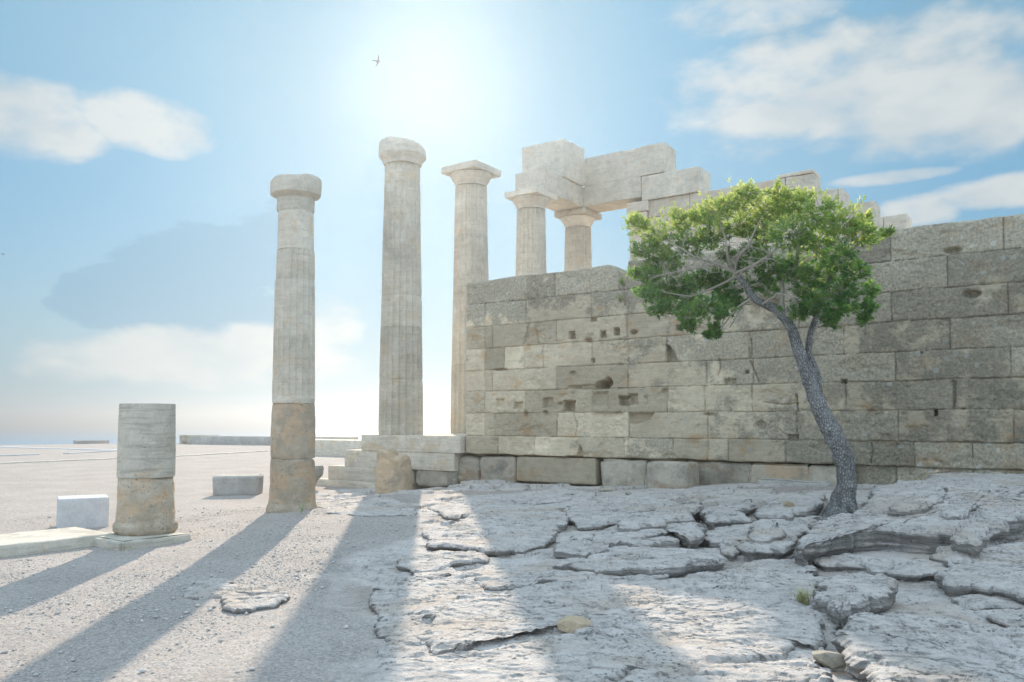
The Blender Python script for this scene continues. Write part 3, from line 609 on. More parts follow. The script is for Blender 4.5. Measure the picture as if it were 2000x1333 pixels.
VOIDS = [  # broken corners, px polygons, depth
    ([(1300, 672), (1300, 709), (1324, 708), (1318, 690), (1308, 676)], .17), ([(1228, 807), (1278, 806), (1268, 820), (1240, 830), (1229, 828)], .13),
    ([(1020, 674), (1028, 640), (1034, 630), (1033, 650), (1026, 673)], .05), ([(1126, 890), (1133, 868), (1140, 884), (1138, 900)], .10), ([(1160, 756), (1188, 738), (1190, 760), (1165, 761)], .10),
    ([(1552, 770), (1556, 806), (1560, 806), (1557, 770)], .08), ([(1862, 744), (1868, 744), (1868, 800), (1860, 800)], .05), ([(1212, 545), (1222, 545), (1222, 598), (1218, 598)], .05)]
CRACKS = [([(1045, 634), (1048, 655), (1050, 672)]), ([(1061, 676), (1059, 690), (1062, 716)]), ([(1405, 700), (1408, 716), (1402, 735)]), ([(1466, 705), (1473, 725), (1482, 745)]), ([(1490, 785), (1530, 790), (1560, 786)]), ([(1466, 660), (1468, 690), (1466, 700)]),
          ([(1120, 806), (1128, 830), (1124, 852)]), ([(1700, 905), (1704, 880), (1700, 866)])]
def wall_top(x):
    """top outline of the wall, with the notch where a block is missing its corner"""
    t = zc[0] + 0.008 * np.sin(x * 3.1) + 0.035 * (fbm(x * 3.5, x * 0 + 2, 5, 5) - .5)
    a, c = wx(1190, 560), wx(1226, 560); mid = wx(1221, 560)
    d = np.where(x < mid, ss(a, mid, x) * 0.5, np.where(x < c - 0.0, 0.42, 0.0)) * (x > a) * (x < c)
    t = t - np.minimum(d, .45)
    return t + 0.10 * ss(c - .02, c + .02, x) * (1 - ss(c + 1.0, c + 1.2, x)) * 0.3
def wall_face(x, z):
    """how far each point of the face stands in from the plane YW"""
    n = x.shape; dep = np.zeros(n); tone = np.zeros(n); k_of = np.full(n, 99)
    jw = 0.008 + 0.03 * np.maximum(0, fbm(x * 3, z * 3, 11, 3) - 0.5)
    xw = x + 0.018 * (fbm(x * 2.3, z * 2.3, 71, 4) - .5); zw = z + 0.03 * (fbm(x * 1.3, z * 3.1, 72, 4) - .5) + 0.012 * (fbm(x * 13, z * 13, 73, 3) - .5)
    xw = xw + 0.012 * (fbm(x * 13, z * 13, 74, 3) - .5)
    for k in range(9):
        hi = zc[k]; lo = zc[k + 1] if k < 8 else -2
        if k == 0: hi = 99
        s = (zw < hi) & (zw >= lo)
        j = np.searchsorted(JX[k], xw); j = np.clip(j, 1, len(JX[k]) - 1)
        a = JX[k][j - 1]; c = JX[k][j]
        d = np.minimum(np.minimum(xw - a, c - xw), np.minimum(zw - lo, (hi - zw)))
        h1 = hash2(np.full(n, k), j, 3); h2 = hash2(np.full(n, k), j, 4); h3 = hash2(np.full(n, k), j, 8)
        rim = 1 - ss(0, 1, d / jw)
        worn = 0.010 * np.exp(-np.maximum(d, 0) / 0.03) * (0.3 + 2.2 * np.maximum(0, fbm(x * 4, z * 4, 33, 3) - .38))
        dd = 0.042 * rim + worn + (h1 - .5) * 0.022 + (h2 - .5) * 0.02 * (xw - (a + c) / 2) / np.maximum(0.4, c - a)
        dd = dd + 0.06 * (k == 8)
        dep = np.where(s, dd, dep); tone = np.where(s, h3, tone); k_of = np.where(s, k, k_of)
    dep = dep + 0.022 * (fbm(x * 1.6, z * 2.6, 41, 4) - .5) + 0.010 * (fbm(x * 9, z * 14, 42, 4) - .5)
    dep = dep + 0.03 * ss(0.60, 0.75, fbm(x * 1.4, z * 2.4, 47, 5)) * (0.4 + fbm(x * 12, z * 12, 48, 3))
    e, _ = vor(x * 16, z * 16, 12); dep = dep + 0.012 * ss(0.58, 0.7, fbm(x * 14, z * 14, 49, 2)) * ss(0.45, 0.62, fbm(x * 1.2, z * 1.2, 51, 2))
    for px_, py_, w, h, dp, kd in HOLES:
        if dp == 0: continue
        c = at(px_, py_, Y=YW); c2 = at(px_ + w / 2, py_, Y=YW); c3 = at(px_, py_ - h / 2, Y=YW); hw = (c2[0] - c[0]) * 1.18; hh = (c3[2] - c[2]) * 1.18; dp = dp * 1.35
        a = np.abs(xw - c[0]) / hw; bb = np.abs(zw - c[2]) / hh; wn = 0.3 * (fbm(x * 11, z * 11, 61, 3) - .5)
        d = np.maximum(a, bb) if kd == 's' else np.sqrt(a * a + bb * bb)
        soft = 0.25 if kd == 's' else 0.5
        dep = dep + dp * (1 - ss(1 - soft, 1 + 0.15, d + wn))
    for P_, dp in VOIDS:
        P2 = [(at(a, c, Y=YW)[0], at(a, c, Y=YW)[2]) for a, c in P_]; dep = dep + dp * ss(-0.01, 0.025, polysd(xw, zw, P2))
    for C_ in CRACKS:
        P2 = [(at(a, c, Y=YW)[0], at(a, c, Y=YW)[2]) for a, c in C_]; dm = np.full(n, 9.0)
        for (ax, ay), (bx, by) in zip(P2[:-1], P2[1:]):
            ex, ey = bx - ax, by - ay; t = np.clip(((xw - ax) * ex + (zw - ay) * ey) / (ex * ex + ey * ey), 0, 1); dm = np.minimum(dm, np.hypot(xw - ax - ex * t, zw - ay - ey * t))
        dep = dep + 0.04 * (1 - ss(0.004, 0.016, dm))
    return dep, tone, k_of
xs = np.arange(XL, XR, 0.0125); zt = wall_top(xs); ZB = 0.0
nzv = 360; tt = np.linspace(0, 1, nzv)
Xg = np.repeat(xs[:, None], nzv, 1); Zg = ZB + (zt[:, None] - ZB) * tt[None]
dep, tone, kof = wall_face(Xg.ravel(), Zg.ravel())
# ragged foot of the wall: below the last course the rubble takes over
xr, zr_ = Xg.ravel(), Zg.ravel()
left_zone = ss(wx(1700, 930), wx(1640, 930), xr)
dep = dep + left_zone * ss(zc[8] + 0.03, zc[8] - 0.03, zr_ + 0.05 * (fbm(xr * 3, zr_ * 0, 88, 3) - .5)) * 0.22
topr = np.exp(-(zt[:, None] - Zg).ravel() / 0.02) * (0.012 + 0.08 * np.maximum(0, fbm(xr * 2.2, zr_, 66, 3) - .45)); dep = dep + topr
YD = YW + dep
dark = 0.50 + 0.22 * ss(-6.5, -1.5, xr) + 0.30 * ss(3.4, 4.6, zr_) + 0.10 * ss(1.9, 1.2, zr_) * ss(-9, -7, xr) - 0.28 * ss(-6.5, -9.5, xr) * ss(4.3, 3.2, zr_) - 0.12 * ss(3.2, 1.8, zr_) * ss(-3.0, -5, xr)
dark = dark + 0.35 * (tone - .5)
Vf = np.stack([xr, YD, zr_], 1); nx_ = len(xs)
fF = gridfaces(nx_, nzv)
TK = 0.85
# top strip, back and ends
tb = []; off = len(Vf)
topi = np.arange(nx_) * nzv + nzv - 1
Vt = np.stack([xs, np.full(nx_, YW + 0.35), zt + 0.02 * (fbm(xs * 3, xs * 0 + 7, 2, 3) - .5)], 1); Vt2 = np.stack([xs, np.full(nx_, YW + TK), zt - 0.02], 1); Vb = np.stack([xs, np.full(nx_, YW + TK), np.full(nx_, ZB)], 1)
i0 = off; i1 = off + nx_; i2 = off + 2 * nx_; q = np.arange(nx_ - 1)
faces = [fF, np.stack([topi[:-1], topi[1:], i0 + q + 1, i0 + q], 1), np.stack([i0 + q, i0 + q + 1, i1 + q + 1, i1 + q], 1), np.stack([i1 + q, i1 + q + 1, i2 + q + 1, i2 + q], 1)]
Vall = np.concatenate([Vf, Vt, Vt2, Vb])
# left end face
zl = Zg[0]; o2 = len(Vall); ends = []
for yk in np.linspace(0.06, 1, 14):
    yy = YW + dep[:nzv] * (1 - yk) + yk * TK
    xx = XL + 0.02 * (fbm(zl * 3 + yk * 4, zl * 0 + yk * 9, 9, 4) - .5) * (yk < 1)
    for zz in [zc[k] for k in range(1, 9)]: xx = xx + 0.02 * np.exp(-((zl - zz) / 0.012) ** 2)
    ends.append(np.stack([xx, yy, zl], 1))
E = np.concatenate(ends); prev = np.arange(nzv); Vall = np.concatenate([Vall, E])
for k in range(14):
    cur = o2 + k * nzv + np.arange(nzv); faces.append(np.stack([prev[:-1], prev[1:], cur[1:], cur[:-1]], 1)); prev = cur
na = len(Vall); tn = np.full(na, .5); tn[:len(tone)] = tone; dk = np.full(na, .5); dk[:len(dark)] = dark
wall = empty('stone_wall', (XL + 5, YW + .4, 0), 'long backlit wall of large weathered ashlar blocks behind the leaning tree', 'wall')
bpy.context.view_layer.update()
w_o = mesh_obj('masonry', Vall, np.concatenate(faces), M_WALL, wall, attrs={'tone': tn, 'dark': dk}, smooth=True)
print('wall verts', na)
# foundation stones under the left half of the wall (part of the wall)
def stone(name, x0, x1, y0, y1, mat, parent=None, Yf=None, depth=0.5, seed=1, rad=0.1, amp=0.05, freq=2.2, res=0.035, bury=0.08):
    """a stone whose front face spans px x0..x1, y0..y1 on the plane Y = Yf"""
    a = at(x0, (y0 + y1) / 2, Y=Yf); c = at(x1, (y0 + y1) / 2, Y=Yf); zt_ = at((x0 + x1) / 2, y0, Y=Yf)[2]; zb_ = at((x0 + x1) / 2, y1, Y=Yf)[2] - bury
    V_, F_ = rough_box((a[0] + c[0]) / 2, Yf + depth / 2, zb_, c[0] - a[0], depth, zt_ - zb_, 0, res, rad, amp, freq, seed, chip=0.05)
    return mesh_obj(name, V_, F_, mat, parent)
for i, (a, c, t, bt, dy, m_) in enumerate([(936, 1006, 893, 938, .03, M_ROCKW), (1008, 1163, 894, 936, .02, M_WALL), (1172, 1262, 898, 962, .05, M_ROCKW), (1340, 1468, 903, 972, .03, M_ROCKW), (1462, 1585, 906, 960, .02, M_POROUS), (1478, 1620, 938, 990, -.16, M_GREY), (1580, 1660, 908, 962, .04, M_ROCKW)]):
    stone('foundation_stone', a, c, t, bt, m_, wall, YW + dy, 0.6, 20 + i, 0.03 if m_ is M_WALL else 0.06, 0.02 if m_ is M_WALL else .085, 3.0)
# sprigs growing on the wall come later

# loose blocks in front of the wall and under the podium
o = stone('stone_block', 1262, 1342, 904, 972, M_ROCKW, None, YW - 0.72, 0.62, 41, 0.07, 0.03)
tag(o, 'pale squared stone cube standing on the rock against the foot of the wall', 'stone block')
for x0, x1, y0, y1, Yf, sd, lb in ((806, 888, 911, 946, 13.9, 51, 'low grey lichened boulder under the right part of the stepped podium'), (890, 934, 890, 941, 14.0, 52, 'rounded brown and grey boulder in the gap between podium and wall')):
    o = stone('boulder', x0, x1, y0, y1, M_ROCKW, None, Yf, 0.6, sd, 0.14, 0.07); tag(o, lb, 'boulder')
for x0, x1, y0, y1, sd, lb in ((1915, 1970, 925, 962, 61, 'dark angular rock under the wall at the right edge of the photo'), ):
    o = stone('boulder', x0, x1, y0, y1, M_ROCKW, None, YW - 0.25, 0.4, sd, 0.12, 0.07); tag(o, lb, 'boulder')

# ------------------------------------------------------------------ podium
pod = empty('stepped_podium', (-13, 13.85, 0), 'stepped limestone podium that carries the row of fluted temple columns', 'podium')
bpy.context.view_layer.update()
PB = 24.6
def course(parent, name, xs_, y0, y1, z0, z1, mat, seed, ycuts=3, gap=0.003, rad=0.006, amp=0.006):
    parts = []
    ys = np.linspace(y0, y1, ycuts + 1)
    for i in range(len(xs_) - 1):
        for j in range(ycuts):
            parts.append(rough_box((xs_[i] + xs_[i + 1]) / 2, (ys[j] + ys[j + 1]) / 2, z0, xs_[i + 1] - xs_[i] - gap, ys[j + 1] - ys[j] - gap, z1 - z0 - gap * .5, 0, 0.12 if j == 0 else 0.4, rad, amp, 2.2, seed + i * 3 + j, chip=0.012))
    V_, F_ = merge(parts); return mesh_obj(name, V_, F_, mat, parent)
pxX = lambda x, y: at(x, y, Y=13.85)[0]
course(pod, 'step', [-14.12, pxX(793, 865), -11.08], 13.85, PB, 0.90, 1.275, M_MARBLE2, 1)
course(pod, 'step', [-14.70, pxX(774, 895), pxX(825, 895), pxX(886, 895)], 13.87, PB + .5, 0.50, 0.90, M_MARBLE2, 11)
course(pod, 'step', [-15.27, pxX(708, 925), pxX(757, 925), pxX(803, 925)], 13.86, PB + .9, 0.16, 0.50, M_MARBLE2, 21)
course(pod, 'step', [-15.70, pxX(735, 940), pxX(800, 940)], 13.84, PB + 1.2, -0.08, 0.16, M_MARBLE2, 31)
course(pod, 'core', [-12.75, -11.12], 14.3, PB, 0.0, 0.5, M_ROCKW, 35)

# ------------------------------------------------------------------ temple columns
CX = -13.38
def broken(fx, fy, s): return lambda x, y: fx * x + fy * y + 0.10 * (fbm(x * 3 + s, y * 3, s, 3) - .5)
def temple_column(cy, label, joints, capital, seed, rb=0.54, rt=0.43, zb=1.27, zn=7.95):
    t = empty('doric_column', (CX, cy, zb), label, 'column', 'fluted temple columns on the podium'); bpy.context.view_layer.update()
    zs_ = [zb] + joints + [zn]
    for i in range(len(zs_) - 1):
        a, c = zs_[i], zs_[i + 1]; f = lambda z: rb + (rt - rb) * ((z - zb) / (zn - zb)) ** 1.15
        V_, F_ = lathe(CX + .004 * math.sin(i * 2 + seed), cy, [(a + .002, f(a)), ((a + c) / 2, f((a + c) / 2)), (c - .002, f(c))], n=200, flutes=20, depth=0.085 * f(a) / .54, amp=0.006, seed=seed + i, rough_edge=0.05, dz=0.05)
        mesh_obj('drum', V_, F_, M_MARBLE, t)
    if capital == 'whole':
        V_, F_ = lathe(CX, cy, [(zn, rt), (zn + .06, rt), (zn + .09, rt + .02), (zn + .22, rt + .10), (zn + .30, rt + .145), (zn + .325, rt + .13)], n=96, amp=.004, seed=seed + 9, dz=.03)
        cp = mesh_obj('capital', V_, F_, M_MARBLE, t)
        V_, F_ = rough_box(CX, cy, zn + .33, 1.17, 1.17, .18, 0, .08, .012, .006, 3, seed + 10, chip=.03)
        ab = mesh_obj('abacus', V_, F_, M_MARBLE, cp)
    else:
        V_, F_ = lathe(CX, cy, [(zn, rt), (zn + .08, rt + .01), (zn + .17, rt + .09), (zn + .22, rt + .12), (zn + .44, rt + .11), (zn + .50, rt + .06), (zn + .52, rt - .05)], n=96, amp=.04, freq=2.2, seed=seed + 9, top_fn=broken(-.03, -.20, 3), square=.16)
        mesh_obj('capital', V_, F_, M_MARBLE, t)
    return t
zat = lambda y, cyy: at(786, y, X=CX, )[2] if False else None
temple_column(14.44, 'nearest and tallest fluted column, on the podium left edge, with a broken capital', [2.6, 3.85, 4.62, 5.5, 6.55, 7.35], 'broken', 3, zn=7.82)
temple_column(17.17, 'fluted column with square abacus standing free just left of the wall end', [3.1, 5.0, 6.6], 'whole', 5)
temple_column(20.11, 'fluted column carrying the near left end of the stone architrave', [3.4, 5.5, 6.6], 'whole', 7)
temple_column(22.90, 'corner column under the angle where the two architraves meet', [3.2, 5.2, 6.9], 'whole', 9)

# entablature blocks
def eb(name, label, x0, x1, y0, y1, z0, z1, seed, cat='stone beam', mat=None, chip=.03):
    V_, F_ = rough_box((x0 + x1) / 2, (y0 + y1) / 2, z0, x1 - x0, y1 - y0, z1 - z0, 0, .06, .009, .010, 1.6, seed, chip=chip)
    return tag(mesh_obj(name, V_, F_, mat or M_MARBLE, None), label, cat)
eb('architrave', 'short architrave beam running away from us over the two right temple columns', -13.92, -12.85, 20.05, 22.345, 8.465, 9.14, 71)
eb('frieze_block', 'tall block on top of the left architrave, highest stone of the ruin', -14.35, -12.80, 21.05, 22.36, 9.125, 10.33, 72, 'stone block')
eb('architrave', 'architrave beam spanning from the corner column to the pier', -13.92, -10.80, 22.335, 23.3, 8.47, 9.125, 73)
eb('frieze_block', 'long block lying on the architrave over the gap beside the corner column', -12.795, -10.05, 22.33, 23.25, 9.105, 10.02, 74, 'stone block')
eb('architrave', 'end architrave block projecting over the top of the temple side wall', -10.79, -8.95, 22.33, 23.25, 8.33, 9.08, 75)

# temple side wall, with its stepped top
cel = empty('temple_side_wall', (-7, 22.8, 0), 'restored pale temple side wall whose top steps down behind the tree', 'wall'); bpy.context.view_layer.update()
YC = 22.40
SC = [(8.33, -5.72), (7.80, -4.98), (7.33, -4.20), (6.88, -3.45), (6.43, -2.68), (5.95, 1.0), (5.45, 2.0), (4.95, 3.0)]
prevz = 8.33
zs_ = [8.33, 7.80, 7.33, 6.88, 6.43, 5.95, 5.45, 4.95]
for i, (ztp, xe) in enumerate(SC):
    z0 = zs_[i + 1] if i + 1 < len(zs_) else 4.0
    xs_ = [-10.62]; k = 0
    while xs_[-1] < xe - 1.5: xs_.append(xs_[-1] + 1.15 + 0.45 * random.random())
    xs_.append(xe)
    course(cel, 'course', xs_, YC, YC + .8, z0, ztp, M_MARBLE2, 100 + i * 20, 1, 0.012, .02, .014)
course(cel, 'course', [-10.62, 4.0], YC + .01, YC + .8, 0.3, 4.0, M_MARBLE2, 300, 1)
# top block standing a little higher on the wall
V_, F_ = rough_box(-6.22, YC + .4, 8.335, .98, .78, .10, 0, .1, .015, .01, 2, 5, chip=.02); mesh_obj('capping_stone', V_, F_, M_MARBLE2, cel)
V_, F_ = rough_box(-10.92, YC + .38, 0.3, .58, .9, 7.70, 0, .12, .015, .006, 2, 6); pi = mesh_obj('pier', V_, F_, M_MARBLE2, cel)
V_, F_ = rough_box(-10.92, YC + .38, 8.01, .72, 1.0, .31, 0, .06, .02, .006, 2, 7, chip=.02); mesh_obj('pier_capital', V_, F_, M_MARBLE2, pi)

# ------------------------------------------------------------------ front row of stoa columns
# broken stump
_p = at(284, 1040, D=10.75); sx_, sy_ = float(_p[0]), float(_p[1]); print('stump', sx_, sy_)
st_ = empty('column_stump', (sx_, sy_, 0), 'short column stump of two drums, porous below and veined grey above, on the kerb slab', 'column stump'); bpy.context.view_layer.update()
zg = 0.12
V_, F_ = lathe(sx_, sy_, [(zg, .37), (zg + .05, .40), (zg + .12, .395), (zg + .17, .365), (zg + .24, .36), (.86, .345)], n=140, amp=.022, freq=5, seed=1, rough_edge=.15, dz=.02, )
mesh_obj('lower_drum', V_, F_, M_POROUS, st_)
V_, F_ = lathe(sx_ - .004, sy_, [(.862, .357), (1.3, .352), (1.83, .344)], n=160, amp=.007, freq=5, seed=2, rough_edge=.05, dz=.02, square=0.05)
mesh_obj('upper_drum', V_, F_, M_VEINED, st_)
# tall stoa column
_p = at(571, 1000, D=13.55); tx, ty = float(_p[0]), float(_p[1])
tl = empty('stoa_column', (tx, ty, 0), 'tall slender column patched from rough and fluted drums with a broken round capital', 'column'); bpy.context.view_layer.update()
zg = 0.05
V_, F_ = lathe(tx, ty, [(zg, .40), (zg + .05, .435), (zg + .10, .425), (zg + .2, .385), (.5, .37), (.98, .362)], n=150, amp=.02, freq=5, seed=3, rough_edge=.1, dz=.02)
mesh_obj('base_drum', V_, F_, M_POROUS, tl)
V_, F_ = lathe(tx - .005, ty, [(.982, .366), (1.5, .36), (1.90, .352)], n=150, amp=.012, freq=6, seed=4, rough_edge=.08, dz=.025)
mesh_obj('rough_drum', V_, F_, M_POROUS, tl)
V_, F_ = lathe(tx, ty, [(1.902, .352), (2.9, .342), (3.98, .330)], n=240, flutes=20, depth=.042, amp=.003, seed=5, rough_edge=.03, dz=.03, fl_range=(1.99, 9))
mesh_obj('fluted_drum', V_, F_, M_MARBLE, tl)
V_, F_ = lathe(tx + .012, ty, [(3.982, .322), (4.48, .315)], n=240, flutes=20, depth=.040, amp=.003, seed=6, rough_edge=.04, dz=.03)
mesh_obj('fluted_drum', V_, F_, M_MARBLE, tl)
V_, F_ = lathe(tx + .006, ty, [(4.482, .303), (5.14, .297)], n=160, flutes=20, depth=.006, amp=.008, seed=7, rough_edge=.08, dz=.03)
mesh_obj('neck_drum', V_, F_, M_VEINED if False else M_MARBLE, tl)
V_, F_ = lathe(tx, ty, [(5.142, .300), (5.37, .302), (5.40, .35), (5.43, .405), (5.60, .412), (5.685, .405), (5.71, .385), (5.72, .28)], n=140, flutes=0, amp=.024, freq=2.2, square=.13, seed=8, rough_edge=.05, dz=.02, top_fn=broken(.02, .05, 8))
mesh_obj('capital', V_, F_, M_MARBLE, tl)
# short drum
_p = at(769, 966, Z=.08); fx_, fy_ = float(_p[0]), float(_p[1])
V_, F_ = lathe(fx_, fy_, [(-.02, .36), (.05, .385), (.15, .385), (.5, .365), (.80, .350), (.86, .335), (.90, .29)], n=130, amp=.03, freq=3.5, seed=9, rough_edge=.15, dz=.02, top_fn=lambda x, y: -0.12 * ss(-.1, .1, x * .8 + y * .6) + 0.10 * (fbm(x * 4, y * 4, 3, 3) - .5) + .03)
o = mesh_obj('column_drum', V_, F_, M_ORANGE, None); o.location.z = gz(fx_, fy_) - 0.01
tag(o, 'short rough orange column drum standing on the rock in front of the podium', 'column drum')

# slabs and blocks on the gravel
def blk(name, label, cat, cx, cy, cz, sx, sy, sz, rot, mat, seed, **kw):
    V_, F_ = rough_box(cx, cy, cz, sx, sy, sz, rot, kw.pop('res', .06), kw.pop('rad', .02), kw.pop('amp', .01), kw.pop('freq', 2.5), seed, **kw)
    return tag(mesh_obj(name, V_, F_, mat, None), label, cat)
blk('kerb_slab', 'long flat slab at the lower left with its cut end towards us', 'stone slab', -10.93, 4.75, -.05, 1.10, 2.0, .19, R(-3), M_VEINED, 81, chip=.02)
blk('kerb_slab', 'flat slab under the short column stump', 'stone slab', sx_ + .09, sy_ - .15, -.05, 1.0, .95, .175, R(-3), M_VEINED, 82, chip=.05, rad=.03)
blk('kerb_slab', 'thin worn slab under the tall stoa column', 'stone slab', tx + .06, ty + .2, -.06, 1.08, 1.75, .115, R(-2), M_MARBLE, 83, chip=.06, rad=.04, amp=.02)
a = at(112, 1036, Z=0); b_ = at(212, 1030, Z=0); rot = math.atan2(b_[1] - a[1], b_[0] - a[0]); L = np.linalg.norm(b_ - a); nrm = np.array([-math.sin(rot), math.cos(rot)])
c = (a + b_)[:2] / 2 + nrm * .3
blk('white_block', 'smooth bright white stone block on the gravel left of the stump', 'stone block', c[0], c[1], -.02, L, .6, .47, rot, M_WHITE, 84, rad=.015, amp=.004, chip=.02)
a = at(415, 969, Z=0); b_ = at(503, 968, Z=0); rot = math.atan2(b_[1] - a[1], b_[0] - a[0]) ; L = np.linalg.norm(b_ - a); nrm = np.array([-math.sin(rot), math.cos(rot)]); c = (a + b_)[:2] / 2 + nrm * .32
blk('half_drum', 'low grey cut stone with a rounded right end on the gravel', 'stone block', c[0], c[1], -.02, L, .62, .44, rot, M_GREY, 85, rad=.05, amp=.015, chip=.05, taper=-.05)
p = at(565, 958, Z=0); V_, F_ = lathe(p[0], p[1] + .35, [(-.02, .30), (.18, .36), (.34, .50), (.50, .52), (.56, .50)], n=90, amp=.02, seed=12, dz=.03)
tag(mesh_obj('fallen_capital', V_, F_, M_GREY, None), 'grey upturned capital mostly hidden behind the tall stoa column', 'capital')
# low walls far across the terrace
def seg(name, label, p0, p1, h, w, mat, seed, z=0.0, cat='low wall', **kw):
    a, b_ = at(*p0, Z=z), at(*p1, Z=z); L = np.linalg.norm(b_ - a); rot = math.atan2(b_[1] - a[1], b_[0] - a[0]); nrm = np.array([-math.sin(rot), math.cos(rot)]); c = (a + b_)[:2] / 2 + nrm * w / 2
    return blk(name, label, cat, c[0], c[1], -.05 + z, L, w, h + .05, rot, mat, seed, res=.3, rad=.03, amp=.02, **kw)
seg('low_wall', 'low grey wall on the horizon behind the tall stoa column', (372, 868), (600, 871), .58, .8, M_GREY, 91)
seg('low_wall', 'tiny dark low wall farthest left on the terrace edge', (148, 867), (213, 866), .22, .9, M_GREY, 92)
seg('boulder', 'pale broken rock at the left end of the far grey wall', (350, 867), (400, 868), .62, 1.2, M_ROCKW, 93, cat='boulder')
seg('low_wall', 'pale low wall directly behind the podium steps', (560, 888), (716, 893), .72, 1.6, M_MARBLE2, 94)
seg('stone_slab', 'thin flat slab lying on the pale low wall', (590, 872), (683, 874), .62, .8, M_MARBLE2, 95, cat='stone slab')
for i, (p0, p1, lb) in enumerate((((-60, 909), (232, 897), 'nearest pale stone edging strip crossing the left gravel'), ((338, 893), (524, 882), 'edging strip crossing the gravel between stump and tall column'),
                                  ((-60, 873), (232, 881), 'farthest pale edging strip at the left'), ((135, 887), (236, 881), 'short edging strip left of the stump top drum'), ((-60, 893), (78, 889), 'short edging strip at the left photo border'))):
    seg('stone_edging', lb, p0, p1, .05, .35, M_WHITE if i > 1 else M_MARBLE, 96 + i, cat='stone edging')
# loose stones on the rock
def pebble(name, label, px_, py_, w, h, mat, seed, cat='rock', z=0.1):
    p = at(px_, py_, Z=z); zz = slab_z(p[0], p[1]); p = at(px_, py_, Z=zz); zz = slab_z(p[0], p[1])
    g_ = np.random.default_rng(seed); nt_, np_ = 80, 40
    T_, A_ = np.meshgrid(np.arange(nt_) / nt_ * 2 * math.pi, np.linspace(.02, math.pi - .02, np_), indexing='ij')
    D_ = np.stack([np.cos(T_) * np.sin(A_), np.sin(T_) * np.sin(A_), np.cos(A_)], -1).reshape(-1, 3)
    N_ = g_.normal(size=(16, 3)); N_ /= np.linalg.norm(N_, axis=1, keepdims=True); hh = g_.uniform(.6, 1.0, 16)
    q = D_ @ N_.T; r_ = np.min(np.where(q > .05, hh / np.maximum(q, .05), 9), axis=1); r_ = np.minimum(r_, 1.25) + .10 * (fbm3(D_ + seed, 3, seed, 4) - .5)
    V_ = D_ * r_[:, None] * np.array([w * .5, w * .42, h * .62]) + np.array([p[0], p[1] + w * .3, zz + h * .30])
    o = mesh_obj(name, V_, gridfaces(nt_, np_, 0, True)[:, ::-1], mat)
    return tag(o, label, cat)
pebble('rock', 'jagged brownish rock fragment lying on the big slab in the column shadow', 1105, 1222, .30, .13, M_ORANGE, 3)
pebble('rock', 'pale angular stone beside the crack at the bottom of the photo', 1612, 1300, .18, .09, M_ROCKW, 4)

for i_, (x_, y_, w_) in enumerate([(945, 944, .16), (1022, 942, .12), (1098, 945, .2), (1182, 968, .22), (1225, 972, .13), (1352, 978, .2), (1405, 985, .14), (1450, 984, .24), (1540, 988, .16), (1700, 972, .15), (1760, 966, .2), (1830, 960, .12)]):
    o = pebble('loose_stone', 'small loose stone lying at the foot of the ashlar wall', x_, y_, w_, w_ * .5, (M_ROCKW, M_GREY, M_POROUS)[i_ % 3], 30 + i_); o['group'] = 'loose stones at the foot of the wall'
# ------------------------------------------------------------------ gravel
def pebbles(n, seed):
    g_ = np.random.default_rng(seed)
    th = g_.uniform(fa - R(38), fa + R(40), n * 2); rad_ = 4.2 * (16 / 4.2) ** g_.uniform(0, 1, n * 2)
    x = np.cos(th) * rad_; y = np.sin(th) * rad_
    z, rk_, lo = terrain(x, y, True)
    dens = fbm(x * 1.1, y * 1.1, 201, 3)
    dist = np.hypot(x, y); keep = (rk_ < 0.15) & (g_.uniform(0, 1, n * 2) < (0.10 + 0.6 * ss(6, 8.5, dist)) * (0.25 + 2.2 * np.maximum(0, dens - .42) * 2)); x, y, z = x[keep][:n], y[keep][:n], z[keep][:n]
    m_ = len(x); s = 0.0035 + 0.008 * g_.uniform(0, 1, m_) ** 3 + 0.022 * g_.uniform(0, 1, m_) ** 60
    o8 = np.array([[1, 0, 0], [0, 1, 0], [-1, 0, 0], [0, -1, 0], [0, 0, 1], [0, 0, -1]], float); t8 = np.array([[0, 1, 4], [1, 2, 4], [2, 3, 4], [3, 0, 4], [1, 0, 5], [2, 1, 5], [3, 2, 5], [0, 3, 5]])
    a = g_.uniform(0, 6.28, m_); jit = g_.uniform(.6, 1.35, (m_, 6, 3)); Vp = o8[None] * jit * s[:, None, None] * np.array([1, 1, .55])
    c, sn = np.cos(a)[:, None], np.sin(a)[:, None]; xx = Vp[..., 0] * c - Vp[..., 1] * sn; yy = Vp[..., 0] * sn + Vp[..., 1] * c
    sk = g_.uniform(-.4, .4, (m_, 1)) * s[:, None]; Vp = np.stack([xx + x[:, None], yy + y[:, None], Vp[..., 2] + z[:, None] + s[:, None] * .35 + sk * .0], -1).reshape(-1, 3)
    T_ = (t8[None] + (np.arange(m_) * 6)[:, None, None]).reshape(-1, 3)
    return Vp, T_, np.repeat(g_.uniform(0, 1, m_), 6)
m_p, nt, b = new_mat('gravel_stones'); at_ = nd(nt, 'ShaderNodeAttribute'); at_.attribute_name = 'tone'
nt.links.new(mixc(nt, at_.outputs['Fac'], (0.46, 0.44, 0.41), (0.66, 0.62, 0.57)), b.inputs['Base Color'])
Vp, T_, tn_ = pebbles(110000, 5)
tag(mesh_obj('gravel', Vp, None, m_p, tris=T_, smooth=False, attrs={'tone': tn_}), kind='stuff')

